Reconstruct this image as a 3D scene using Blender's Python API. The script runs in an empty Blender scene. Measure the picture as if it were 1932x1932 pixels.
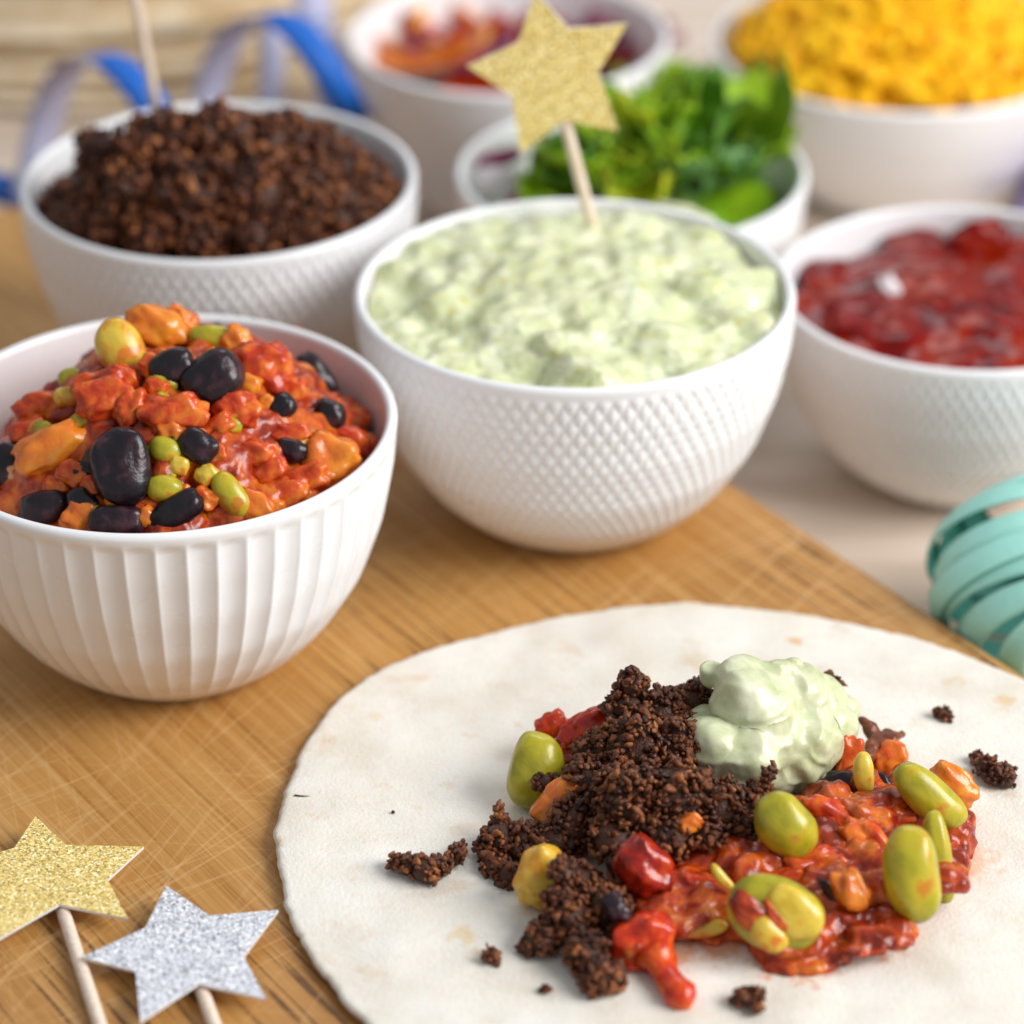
import bpy, math, random
import numpy as np
from mathutils import Vector, noise, Matrix, Euler

random.seed(7); rng = np.random.default_rng(7)
S = bpy.context.scene
COL = S.collection

# ------------------------------------------------------------------ camera
CAM_H, PITCH, ROLL, LENS = 0.448, math.radians(30), math.radians(0.5), 112.0
cam = bpy.data.cameras.new("camera"); camo = bpy.data.objects.new("camera", cam); COL.objects.link(camo)
camo.location = (0, 0, CAM_H)
camo.rotation_euler = (Matrix.Rotation(math.pi/2 - PITCH, 3, 'X') @ Matrix.Rotation(-ROLL, 3, 'Z')).to_euler()
cam.lens = LENS; cam.sensor_width = 36; cam.clip_start = 0.01; cam.clip_end = 20
cam.dof.use_dof = True; cam.dof.focus_distance = 0.757; cam.dof.aperture_fstop = 6.6; cam.dof.aperture_blades = 0
S.camera = camo

# ------------------------------------------------------------------ light
W = bpy.data.worlds.new("World"); S.world = W; W.use_nodes = True
bgn = W.node_tree.nodes["Background"]; bgn.inputs[0].default_value = (0.90, 0.95, 1.0, 1); bgn.inputs[1].default_value = 0.40
def area(name, loc, target, size, power, color, sy=None):
    l = bpy.data.lights.new(name, 'AREA'); l.energy = power; l.color = color; l.size = size
    if sy: l.shape = 'RECTANGLE'; l.size_y = sy
    o = bpy.data.objects.new(name, l); COL.objects.link(o); o.location = loc
    o.rotation_euler = (Vector(target) - Vector(loc)).to_track_quat('-Z', 'Y').to_euler(); return o
area("window_light", (1.35, 0.30, 1.05), (0.0, 0.76, 0.0), 1.15, 37.0, (1.0, 0.99, 0.975), 0.95)
area("soft_light", (0.15, 1.75, 1.1), (0.0, 0.75, 0.0), 0.7, 3.0, (0.95, 0.97, 1.0), 0.4)
S.view_settings.view_transform = 'Standard'; S.view_settings.look = 'None'
S.view_settings.exposure = 0.13; S.view_settings.gamma = 1.0
S.render.engine = 'CYCLES'; S.cycles.use_denoising = True
S.cycles.max_bounces = 8; S.cycles.caustics_reflective = False; S.cycles.caustics_refractive = False

# ------------------------------------------------------------------ where things stand (photo measured on a 1932 grid)
FPX = 1932 * LENS / 36
def ray(px, py):
    u = (px - 966) / FPX; v = -(py - 966) / FPX
    c, s = math.cos(ROLL), math.sin(ROLL); u, v = c*u - s*v, s*u + c*v
    return Vector((u, math.cos(PITCH) + v*math.sin(PITCH), -math.sin(PITCH) + v*math.cos(PITCH)))
def at(px, py, z=0.0):
    d = ray(px, py); t = (z - CAM_H) / d.z
    return Vector((d.x*t, d.y*t, z))
def at_y(px, py, y):
    d = ray(px, py); t = y / d.y
    return Vector((d.x*t, y, CAM_H + d.z*t))
def hit(px, py, hfun):
    d = ray(px, py); t = 0.55
    while t < 1.6:
        p = Vector((0, 0, CAM_H)) + d*t
        if p.z < hfun(p.x, p.y): return p
        t += 0.0008
    return at(px, py, 0)
def mpp(p): return (p.y*math.cos(PITCH) + (CAM_H - p.z)*math.sin(PITCH)) / FPX
VR = Vector((1, 0, 0)); VU = Vector((0, math.sin(PITCH), math.cos(PITCH))); VT = Vector((0, -math.cos(PITCH), math.sin(PITCH)))

# ------------------------------------------------------------------ mesh helpers
def tag(o, label=None, cat=None, group=None, kind=None):
    if label: o['label'] = label
    if cat: o['category'] = cat
    if group: o['group'] = group
    if kind: o['kind'] = kind
    return o
def mesh_np(name, V, F, mat, smooth=True, tint=None):
    V = np.asarray(V, np.float32)
    me = bpy.data.meshes.new(name)
    if isinstance(F, np.ndarray):
        k = F.shape[1]; n = len(F)
        me.vertices.add(len(V)); me.vertices.foreach_set('co', V.ravel())
        me.loops.add(n*k); me.loops.foreach_set('vertex_index', F.astype(np.int32).ravel())
        me.polygons.add(n); me.polygons.foreach_set('loop_start', np.arange(0, n*k, k, dtype=np.int32))
        me.update(calc_edges=True)
    else:
        me.from_pydata(V.tolist(), [], F); me.update()
    if smooth: me.polygons.foreach_set('use_smooth', np.ones(len(me.polygons), bool))
    if tint is not None:
        a = me.attributes.new('tint', 'FLOAT', 'POINT'); a.data.foreach_set('value', np.asarray(tint, np.float32))
    for m in (mat if isinstance(mat, (list, tuple)) else [mat]): me.materials.append(m)
    me.validate(); return me
def link(name, me, parent=None, loc=None):
    o = bpy.data.objects.new(name, me); COL.objects.link(o)
    if parent: o.parent = parent
    if loc is not None: o.location = loc
    return o
def empty(name, loc):
    o = bpy.data.objects.new(name, None); COL.objects.link(o); o.location = loc; o.empty_display_size = 0.01; return o
def ico(sub):
    import bmesh
    bm = bmesh.new(); bmesh.ops.create_icosphere(bm, subdivisions=sub, radius=1)
    V = np.array([v.co[:] for v in bm.verts]); F = np.array([[v.index for v in f.verts] for f in bm.faces]); bm.free(); return V, F
ICO = {i: ico(i) for i in (1, 2, 3, 4, 5)}
def nz(p, f, seed=0.0):
    return noise.noise(Vector((p[0]*f + seed, p[1]*f - seed*1.7, p[2]*f + seed*0.6)))
def vnormals(V, F):
    n = np.zeros_like(V)
    a, b, c = V[F[:, 0]], V[F[:, 1]], V[F[:, 2]]; fn = np.cross(b - a, c - a)
    for k in range(F.shape[1]): np.add.at(n, F[:, k], fn)
    return n / (np.linalg.norm(n, axis=1, keepdims=True) + 1e-12)
def roughen(V, F, layers):
    N = vnormals(V, F); d = np.zeros(len(V))
    for amp, fr, seed in layers:
        d += amp*np.array([nz(p, fr, seed) for p in V])
    return V + N*d[:, None]
def rot_rand():
    q = rng.normal(size=4); q /= np.linalg.norm(q); w, x, y, z = q
    return np.array([[1-2*(y*y+z*z), 2*(x*y-z*w), 2*(x*z+y*w)], [2*(x*y+z*w), 1-2*(x*x+z*z), 2*(y*z-x*w)], [2*(x*z-y*w), 2*(y*z+x*w), 1-2*(x*x+y*y)]])
def lathe(prof, nseg, disp=None):
    th = np.linspace(0, 2*np.pi, nseg, endpoint=False); n = len(prof)
    V = np.zeros((n, nseg, 3))
    for i, (r, z) in enumerate(prof):
        rr = np.full(nseg, r)
        if disp is not None: rr = rr + disp(i, r, z, th)
        V[i, :, 0] = rr*np.cos(th); V[i, :, 1] = rr*np.sin(th); V[i, :, 2] = z
    idx = np.arange(n*nseg).reshape(n, nseg); nx = np.roll(idx, -1, 1)
    F = np.stack([idx[:-1], nx[:-1], nx[1:], idx[1:]], -1).reshape(-1, 4)
    return V.reshape(-1, 3), F
def lumpy(name, balls, voxel, mat, smooth_it=2, layers=()):
    """one skin over many overlapping balls (x, y, z, rx, ry, rz)"""
    Vs, Fs, o = [], [], 0
    U, F = ICO[3]
    for b in balls:
        R = rot_rand() if abs(b[3]-b[5]) < 1e-9 else np.eye(3)
        Vs.append(U @ R.T * np.array(b[3:6]) + np.array(b[:3])); Fs.append(F + o); o += len(U)
    me = mesh_np('tmp', np.concatenate(Vs), np.concatenate(Fs), mat)
    t = link('tmp', me)
    m = t.modifiers.new('r', 'REMESH'); m.mode = 'VOXEL'; m.voxel_size = voxel
    s = t.modifiers.new('s', 'SMOOTH'); s.iterations = smooth_it; s.factor = 0.5
    m3 = t.modifiers.new('t', 'TRIANGULATE')
    ev = t.evaluated_get(bpy.context.evaluated_depsgraph_get()); em = ev.to_mesh()
    V = np.zeros(len(em.vertices)*3, np.float32); em.vertices.foreach_get('co', V); V = V.reshape(-1, 3).astype(float)
    L = np.zeros(len(em.loops), np.int32); em.loops.foreach_get('vertex_index', L); F2 = L.reshape(-1, 3)
    ev.to_mesh_clear(); bpy.data.objects.remove(t); bpy.data.meshes.remove(me)
    if layers: V = roughen(V, F2, layers)
    return mesh_np(name, V, F2, mat)
def tube(path, rad, n=12, cap=True):
    P = [Vector(p) for p in path]; V, F = [], []
    for i, p in enumerate(P):
        d = (P[min(i+1, len(P)-1)] - P[max(i-1, 0)]).normalized()
        a = d.orthogonal().normalized() if i == 0 else (pa - d*pa.dot(d)).normalized()
        pa = a; b = d.cross(a); r = rad[i] if isinstance(rad, (list, tuple)) else rad
        for k in range(n):
            t = 2*math.pi*k/n; V.append(p + a*(r*math.cos(t)) + b*(r*math.sin(t)))
    for i in range(len(P)-1):
        for k in range(n): F.append([i*n+k, i*n+(k+1) % n, (i+1)*n+(k+1) % n, (i+1)*n+k])
    if cap: F.append(list(range(n))[::-1]); F.append([(len(P)-1)*n+k for k in range(n)])
    return [tuple(v) for v in V], F

# ------------------------------------------------------------------ materials
class NT:
    def __init__(s, name):
        s.m = bpy.data.materials.new(name); s.m.use_nodes = True; s.t = s.m.node_tree
        s.b = s.t.nodes["Principled BSDF"]; s.co = s.n('ShaderNodeTexCoord').outputs['Object']
    def n(s, typ, **kw):
        x = s.t.nodes.new(typ)
        for k, v in kw.items(): setattr(x, k, v)
        return x
    def put(s, sock, v):
        if hasattr(v, 'is_output'): s.t.links.new(v, sock)
        elif isinstance(v, (tuple, list)) and len(v) == 3 and sock.type == 'RGBA': sock.default_value = (*v, 1)
        else: sock.default_value = v
    def set(s, **kw):
        for k, v in kw.items(): s.put(s.b.inputs[k.replace('_', ' ')], v)
        return s
    def mapping(s, scale=(1, 1, 1), rot=(0, 0, 0), loc=(0, 0, 0), vec=None):
        x = s.n('ShaderNodeMapping'); s.put(x.inputs[0], vec or s.co)
        x.inputs['Scale'].default_value = scale; x.inputs['Rotation'].default_value = rot; x.inputs['Location'].default_value = loc
        return x.outputs[0]
    def noise(s, scale, detail=3, rough=0.55, vec=None, dist=0.0):
        x = s.n('ShaderNodeTexNoise'); s.put(x.inputs['Vector'], vec or s.co); x.inputs['Scale'].default_value = scale
        x.inputs['Detail'].default_value = detail; x.inputs['Roughness'].default_value = rough; x.inputs['Distortion'].default_value = dist
        return x.outputs['Fac']
    def vor(s, scale, vec=None, out='Distance', feature='F1'):
        x = s.n('ShaderNodeTexVoronoi'); x.feature = feature; s.put(x.inputs['Vector'], vec or s.co); x.inputs['Scale'].default_value = scale
        return x.outputs[out]
    def ramp(s, fac, stops, interp='LINEAR'):
        x = s.n('ShaderNodeValToRGB'); s.put(x.inputs[0], fac); e = x.color_ramp.elements; x.color_ramp.interpolation = interp
        while len(e) < len(stops): e.new(0.5)
        for i, (p, c) in enumerate(stops):
            e[i].position = p; e[i].color = (*c, 1) if not isinstance(c, (int, float)) else (c, c, c, 1)
        return x.outputs[0]
    def mix(s, fac, a, b, blend='MIX'):
        x = s.n('ShaderNodeMix', data_type='RGBA', blend_type=blend)
        s.put(x.inputs[0], fac); s.put(x.inputs[6], a); s.put(x.inputs[7], b); return x.outputs[2]
    def math(s, op, a, b=0.0, c=0.0):
        x = s.n('ShaderNodeMath', operation=op); s.put(x.inputs[0], a); s.put(x.inputs[1], b); s.put(x.inputs[2], c); return x.outputs[0]
    def bump(s, h, strength=0.3, dist=0.001):
        x = s.n('ShaderNodeBump'); s.put(x.inputs['Height'], h); x.inputs['Strength'].default_value = strength; x.inputs['Distance'].default_value = dist
        s.t.links.new(x.outputs[0], s.b.inputs['Normal']); return s
    def attr(s, name): return s.n('ShaderNodeAttribute', attribute_name=name).outputs['Fac']
    def rnd(s): return s.n('ShaderNodeObjectInfo').outputs['Random']

def m_porcelain():
    t = NT('white_porcelain'); t.set(Base_Color=(0.85, 0.85, 0.865), Roughness=t.ramp(t.noise(60, 3), [(0.3, 0.20), (0.7, 0.30)]), IOR=1.5)
    t.bump(t.noise(220, 2), 0.04, 0.001); return t.m
PORC = m_porcelain()

BOARD_ANG = math.atan2(-0.1015, 0.0684)          # the grain runs along the board's long edge
def m_board():
    t = NT('worn_bamboo')
    along = t.mapping((7, 260, 40)); fib = t.noise(1, 5, 0.62, along)
    along2 = t.mapping((14, 1100, 60)); fib2 = t.noise(1, 3, 0.6, along2)
    patch = t.noise(11, 3, 0.5)
    col = t.ramp(t.math('ADD', t.math('MULTIPLY', fib, 0.45), t.math('ADD', t.math('MULTIPLY', fib2, 0.35), t.math('MULTIPLY', t.noise(1, 2, 0.6, t.mapping((30, 2300, 60))), 0.2))),
                 [(0.36, (0.30, 0.130, 0.030)), (0.45, (0.48, 0.230, 0.058)), (0.53, (0.57, 0.30, 0.088)), (0.63, (0.69, 0.43, 0.18))])
    strip = t.n('ShaderNodeTexWhiteNoise', noise_dimensions='1D')
    sx = t.n('ShaderNodeSeparateXYZ'); t.put(sx.inputs[0], t.co)
    t.put(strip.inputs['W'], t.math('FLOOR', t.math('MULTIPLY', sx.outputs[1], 52)))
    col = t.mix(0.18, col, t.ramp(strip.outputs['Value'], [(0, (0.30, 0.135, 0.030)), (1, (0.64, 0.37, 0.13))]))
    worn = t.ramp(sx.outputs[0], [(0.24, 0.0), (0.40, 1.0)])     # the end most used for cutting is darker and rougher
    col = t.mix(t.math('MULTIPLY', t.ramp(patch, [(0.40, 0.2), (0.62, 0.55)]), worn), col, (0.30, 0.120, 0.022))
    pm = t.math('ADD', t.math('MULTIPLY', worn, 0.22), t.noise(9, 2, 0.5, t.mapping(loc=(.3, .5, .1))))
    pores = t.math('MULTIPLY', t.ramp(t.noise(1, 2, 0.5, t.mapping((20, 700, 60), loc=(3, 1, 0))), [(0.56, 0.0), (0.63, 1.0)]),
                   t.ramp(pm, [(0.52, 0.0), (0.74, 0.9)]))
    col = t.mix(pores, col, (0.085, 0.030, 0.008))
    for ang, sc, off, k in ((0.95, 520, 0.3, 0.3), (1.35, 700, 1.7, 0.38), (1.62, 560, 4.1, 0.3), (0.35, 600, 7.7, 0.2), (2.3, 620, 3.1, 0.15), (1.15, 480, 5.3, 0.3), (1.5, 800, 9.4, 0.4)):
        v = t.mapping((1, 1, 1), rot=(0, 0, ang)); v = t.mapping((6, sc, 1), loc=(off, off*2, 0), vec=v)
        cut = t.ramp(t.noise(1, 0.5, 0.4, v), [(0.655, 0.0), (0.70, 1.0)])
        where = t.ramp(t.noise(14, 2, 0.5, t.mapping(loc=(off*3, off, 0))), [(0.40, 0.0), (0.60, k)])
        col = t.mix(t.math('MULTIPLY', cut, where), col, (0.70, 0.44, 0.20))
    t.set(Base_Color=col, Roughness=t.ramp(fib, [(0.3, 0.55), (0.7, 0.42)]))
    t.b.inputs['Specular IOR Level'].default_value = 0.35
    t.bump(t.math('SUBTRACT', t.math('MULTIPLY', fib, 0.4), pores), 0.35, 0.0006); return t.m
def m_table():
    t = NT('pale_table'); g = t.noise(1, 4, 0.55, t.mapping((8, 60, 8), rot=(0, 0, 0.5)))
    t.set(Base_Color=t.ramp(g, [(0.3, (0.60, 0.48, 0.38)), (0.55, (0.72, 0.60, 0.50)), (0.8, (0.78, 0.68, 0.59))]), Roughness=0.45)
    t.bump(g, 0.1, 0.0008); return t.m
def m_tortilla(spots=()):
    t = NT('soft_flatbread')
    n1 = t.noise(45, 4, 0.6); n2 = t.noise(420, 3, 0.6)
    col = t.ramp(n1, [(0.34, (0.71, 0.65, 0.56)), (0.48, (0.765, 0.72, 0.645)), (0.64, (0.80, 0.77, 0.71))])
    col = t.mix(t.ramp(n2, [(0.5, 0.0), (0.8, 0.25)]), col, (0.64, 0.56, 0.45))
    toast = t.ramp(t.noise(75, 3, 0.6, t.mapping(loc=(2, 5, 0))), [(0.60, 0.0), (0.74, 0.45)])
    col = t.mix(toast, col, (0.62, 0.40, 0.19))
    speck = t.ramp(t.vor(260), [(0.035, 0.55), (0.07, 0.0)])
    col = t.mix(t.math('MULTIPLY', speck, t.ramp(t.noise(60, 1), [(0.5, 0.0), (0.6, 1.0)])), col, (0.42, 0.25, 0.11))
    wob = t.noise(260, 3, 0.6)
    for (x, y, r, k, c) in spots:
        d = t.n('ShaderNodeVectorMath', operation='DISTANCE'); t.put(d.inputs[0], t.co); d.inputs[1].default_value = (x, y, 0.003)
        f = t.math('ADD', t.math('DIVIDE', d.outputs['Value'], r), t.math('MULTIPLY', wob, 1.1))
        col = t.mix(t.ramp(f, [(0.75, k), (1.35, 0.0)]), col, c)
    t.set(Base_Color=col, Roughness=0.72, Subsurface_Weight=0.15, Subsurface_Scale=0.002)
    t.b.inputs['Specular IOR Level'].default_value = 0.25
    t.bump(t.math('ADD', t.math('MULTIPLY', n2, 0.5), t.noise(1100, 2)), 0.35, 0.0006); return t.m
def m_mince(name='cooked_mince', gain=1.0):
    t = NT(name); g = gain
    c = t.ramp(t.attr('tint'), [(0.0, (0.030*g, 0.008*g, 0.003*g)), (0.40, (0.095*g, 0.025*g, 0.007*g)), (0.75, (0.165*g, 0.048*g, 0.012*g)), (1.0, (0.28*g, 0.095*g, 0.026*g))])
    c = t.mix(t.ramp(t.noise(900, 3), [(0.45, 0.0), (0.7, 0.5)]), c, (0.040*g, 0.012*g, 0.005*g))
    t.set(Base_Color=c, Roughness=t.ramp(t.noise(500, 2), [(0.35, 0.26), (0.65, 0.6)]))
    t.b.inputs['Specular IOR Level'].default_value = 0.4
    t.bump(t.noise(1500, 3), 0.7, 0.0006); return t.m
def m_wet(name, stops, scale, rough=0.22, sss=0.0, bump=0.25, bscale=700, spec=0.5, scale_rad=0.002, coat=0.0, dist=0.0006):
    t = NT(name)
    f = t.noise(scale, 4, 0.6, dist=0.4)
    f = t.math('ADD', f, t.math('MULTIPLY', t.math('SUBTRACT', t.rnd(), 0.5), 0.16))
    t.set(Base_Color=t.ramp(f, stops), Roughness=rough, Subsurface_Weight=sss, Subsurface_Scale=scale_rad, Coat_Weight=coat, Coat_Roughness=0.12)
    t.b.inputs['Subsurface Radius'].default_value = (1, 0.35, 0.12)
    t.b.inputs['Specular IOR Level'].default_value = spec
    t.bump(t.noise(bscale, 3), bump, dist); return t.m
def m_plain(name, c, rough=0.5, sss=0, sheen=0): 
    t = NT(name); t.set(Base_Color=t.mix(t.ramp(t.noise(300, 3), [(0.35, 0.0), (0.7, 0.3)]), c, tuple(x*0.8 for x in c)), Roughness=rough); return t.m
def m_glitter(name, dark, mid, lite):
    t = NT(name); v = t.n('ShaderNodeTexVoronoi'); t.put(v.inputs['Vector'], t.co); v.inputs['Scale'].default_value = 2300
    sep = t.n('ShaderNodeSeparateColor'); t.put(sep.inputs[0], v.outputs['Color'])
    c = t.ramp(sep.outputs[0], [(0.0, dark), (0.35, mid), (0.75, mid), (0.93, lite)])
    t.set(Base_Color=c, Metallic=0.1, Roughness=0.42)
    nn = t.n('ShaderNodeVectorMath', operation='SUBTRACT'); t.put(nn.inputs[0], v.outputs['Color']); nn.inputs[1].default_value = (0.5, 0.5, 0.5)
    sc = t.n('ShaderNodeVectorMath', operation='SCALE'); t.put(sc.inputs[0], nn.outputs[0]); sc.inputs['Scale'].default_value = 0.8
    g = t.n('ShaderNodeNewGeometry'); ad = t.n('ShaderNodeVectorMath', operation='ADD'); t.put(ad.inputs[0], g.outputs['Normal']); t.put(ad.inputs[1], sc.outputs[0])
    no = t.n('ShaderNodeVectorMath', operation='NORMALIZE'); t.put(no.inputs[0], ad.outputs[0]); t.t.links.new(no.outputs[0], t.b.inputs['Normal'])
    return t.m
def m_stickwood():
    t = NT('birch_stick'); g = t.noise(1, 3, 0.5, t.mapping((900, 900, 60)))
    t.set(Base_Color=t.ramp(g, [(0.3, (0.70, 0.52, 0.38)), (0.5, (0.82, 0.68, 0.56)), (0.7, (0.86, 0.75, 0.64))]), Roughness=0.55); return t.m

BOARD, TABLE = m_board(), m_table()
MINCE = m_mince(gain=1.3)
SAUCE = m_wet('tomato_sauce', [(0.36, (0.19, 0.016, 0.004)), (0.46, (0.36, 0.036, 0.006)), (0.56, (0.52, 0.092, 0.010)), (0.68, (0.62, 0.19, 0.020))], 150, 0.26, 0.06, 0.25, 420, spec=0.4, coat=0.12)
CHUNK = m_wet('tomato_flesh', [(0.34, (0.42, 0.030, 0.008)), (0.48, (0.60, 0.080, 0.012)), (0.64, (0.72, 0.19, 0.022))], 230, 0.26, 0.06, 0.25, 420, spec=0.35, coat=0.15)
TOMRED = m_wet('red_tomato', [(0.34, (0.17, 0.005, 0.002)), (0.50, (0.40, 0.016, 0.003)), (0.66, (0.60, 0.075, 0.005))], 170, 0.2, 0.12, 0.5, 480, spec=0.4, coat=0.2)
TOMBR = m_wet('bright_tomato', [(0.36, (0.42, 0.016, 0.004)), (0.50, (0.60, 0.040, 0.006)), (0.64, (0.70, 0.11, 0.010))], 210, 0.2, 0.06, 0.5, 480, spec=0.4, coat=0.15)
ORANGE = m_wet('orange_vegetable', [(0.30, (0.55, 0.085, 0.010)), (0.52, (0.72, 0.20, 0.014)), (0.75, (0.76, 0.33, 0.03))], 150, 0.25, 0.2, 0.35, 500, coat=0.2)
EDA = m_wet('green_soybean', [(0.34, (0.28, 0.25, 0.010)), (0.48, (0.42, 0.37, 0.014)), (0.56, (0.50, 0.40, 0.020)), (0.65, (0.54, 0.20, 0.012))], 110, 0.3, 0.15, 0.22, 260, coat=0.15)
YEL = m_wet('yellow_bean', [(0.36, (0.56, 0.38, 0.02)), (0.48, (0.68, 0.50, 0.06)), (0.58, (0.68, 0.42, 0.035)), (0.66, (0.66, 0.20, 0.015))], 150, 0.28, 0.15, 0.2, 400, coat=0.15)
BEANY = m_wet('orange_stained_bean', [(0.36, (0.62, 0.22, 0.012)), (0.50, (0.72, 0.42, 0.035)), (0.66, (0.74, 0.50, 0.08))], 110, 0.28, 0.15, 0.25, 400, coat=0.15)
BLACKB = m_wet('black_bean_skin', [(0.38, (0.006, 0.004, 0.007)), (0.52, (0.014, 0.006, 0.010)), (0.64, (0.050, 0.018, 0.024))], 170, 0.30, 0.0, 0.55, 190, spec=0.4, coat=0.08, dist=0.0012)
PALEB = m_wet('pale_onion', [(0.35, (0.62, 0.26, 0.09)), (0.65, (0.74, 0.46, 0.24))], 150, 0.3, 0.1, 0.2, 500)
DARKSKIN = m_wet('dark_vegetable_skin', [(0.35, (0.020, 0.008, 0.006)), (0.7, (0.11, 0.03, 0.012))], 200, 0.3, 0, 0.4, 500)
def m_guac(name, flecks=True, a=(0.55, 0.59, 0.29), b=(0.67, 0.70, 0.43), c=(0.75, 0.77, 0.58)):
    t = NT(name)
    col = t.ramp(t.noise(120, 4, 0.6, dist=0.6), [(0.30, a), (0.50, b), (0.70, c)])
    if flecks:
        f = t.ramp(t.noise(330, 3, 0.55, t.mapping(loc=(.2, .1, .4))), [(0.60, 0.0), (0.68, 0.55)])
        col = t.mix(f, col, (0.22, 0.36, 0.17))
        f2 = t.ramp(t.noise(260, 2, 0.5, t.mapping(loc=(.7, .3, .9))), [(0.63, 0.0), (0.69, 0.6)])
        col = t.mix(f2, col, (0.62, 0.55, 0.12))
    t.set(Base_Color=col, Roughness=0.32, Subsurface_Weight=0.2, Subsurface_Scale=0.002, Coat_Weight=0.2, Coat_Roughness=0.1)
    t.bump(t.noise(420, 3), 0.18, 0.0006); return t.m
GUAC = m_guac('guacamole')
def soften(m, r):
    b = m.node_tree.nodes['Principled BSDF']; b.inputs['Roughness'].default_value = r; b.inputs['Coat Weight'].default_value = 0.06; return m
DIP = m_guac('green_dip', False, (0.42, 0.46, 0.23), (0.58, 0.61, 0.38), (0.70, 0.71, 0.52))
soften(DIP, 0.34)
SALSA = m_wet('red_salsa', [(0.34, (0.07, 0.001, 0.0005)), (0.50, (0.18, 0.002, 0.001)), (0.66, (0.28, 0.018, 0.001))], 70, 0.12, 0.0, 0.05, 240, spec=0.2, coat=0.05)
SALSAP = m_wet('pink_tomato_bit', [(0.35, (0.18, 0.004, 0.003)), (0.65, (0.30, 0.030, 0.030))], 90, 0.28, 0.0, 0.08, 330, spec=0.22, coat=0.05)
CORN = m_wet('sweetcorn', [(0.34, (0.88, 0.40, 0.002)), (0.5, (0.95, 0.52, 0.003)), (0.66, (0.96, 0.60, 0.01))], 120, 0.5, 0.1, 0.1, 300, spec=0.25)
STICK = m_stickwood()
GOLD = m_glitter('gold_glitter', (0.60, 0.41, 0.08), (0.92, 0.69, 0.22), (1.0, 0.93, 0.60))
SILVER = m_glitter('silver_glitter', (0.30, 0.31, 0.36), (0.68, 0.70, 0.77), (1.0, 1.0, 1.0))
PAPER = m_plain('white_card', (0.80, 0.78, 0.76), 0.6)
BLUE, LILAC = m_plain('blue_ribbon', (0.0, 0.115, 0.52), 0.6), m_plain('lilac_ribbon', (0.48, 0.48, 0.66), 0.4)
MINT = m_plain('mint_ribbon', (0.36, 0.75, 0.66), 0.42)
MINTD = m_plain('mint_ribbon_back', (0.13, 0.50, 0.42), 0.45)
PURPLE = m_plain('purple_paper', (0.25, 0.18, 0.36), 0.6)
ONION = m_plain('purple_onion', (0.26, 0.03, 0.10), 0.3)
ONIONW = m_plain('onion_flesh', (0.74, 0.68, 0.70), 0.35)
LEAF = [m_wet('salad_leaf_%s' % n, [(0.36, a), (0.64, b)], 90, 0.42, 0.0, 0.3, 300, spec=0.3) for n, a, b in
        (('dark', (0.04, 0.13, 0.006), (0.10, 0.25, 0.012)), ('mid', (0.17, 0.34, 0.008), (0.30, 0.47, 0.015)), ('bright', (0.42, 0.54, 0.010), (0.60, 0.65, 0.03)), ('cool', (0.08, 0.22, 0.05), (0.18, 0.36, 0.12)))]

# ------------------------------------------------------------------ the surface and the board
me = mesh_np('table_top', [(-1.5, -0.2, 0), (1.5, -0.2, 0), (1.5, 2.4, 0), (-1.5, 2.4, 0)], [[0, 1, 2, 3]], TABLE, False)
TZ = -0.025
tag(link('table_top', me, loc=(0, 0, TZ)), kind='structure', label='pale wooden table top under the board and bowls')

def make_board():
    import bmesh
    L, Wd, T = 0.62, 0.46, 0.025
    bm = bmesh.new(); bmesh.ops.create_cube(bm, size=1)
    for v in bm.verts: v.co.x = (v.co.x + 0.5)*L; v.co.y = -(v.co.y + 0.5)*Wd; v.co.z = (v.co.z - 0.5)*T
    bmesh.ops.recalc_face_normals(bm, faces=bm.faces)
    vert = [e for e in bm.edges if abs(e.verts[0].co.z - e.verts[1].co.z) > 0.01]
    bmesh.ops.bevel(bm, geom=vert, offset=0.012, segments=5, affect='EDGES')
    hor = [e for e in bm.edges if abs(e.verts[0].co.z - e.verts[1].co.z) < 1e-6 and len(e.link_faces) == 2 and any(abs(f.normal.z) > .9 for f in e.link_faces) and any(abs(f.normal.z) < .1 for f in e.link_faces)]
    bmesh.ops.bevel(bm, geom=hor, offset=0.0025, segments=3, affect='EDGES')
    me = bpy.data.meshes.new('chopping_board'); bm.to_mesh(me); bm.free(); me.materials.append(BOARD)
    o = link('chopping_board', me, loc=(-0.099, 1.0347, 0)); o.rotation_euler.z = BOARD_ANG
    tag(o, 'worn golden bamboo chopping board scored with knife marks', 'chopping board'); return o
make_board()

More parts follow.
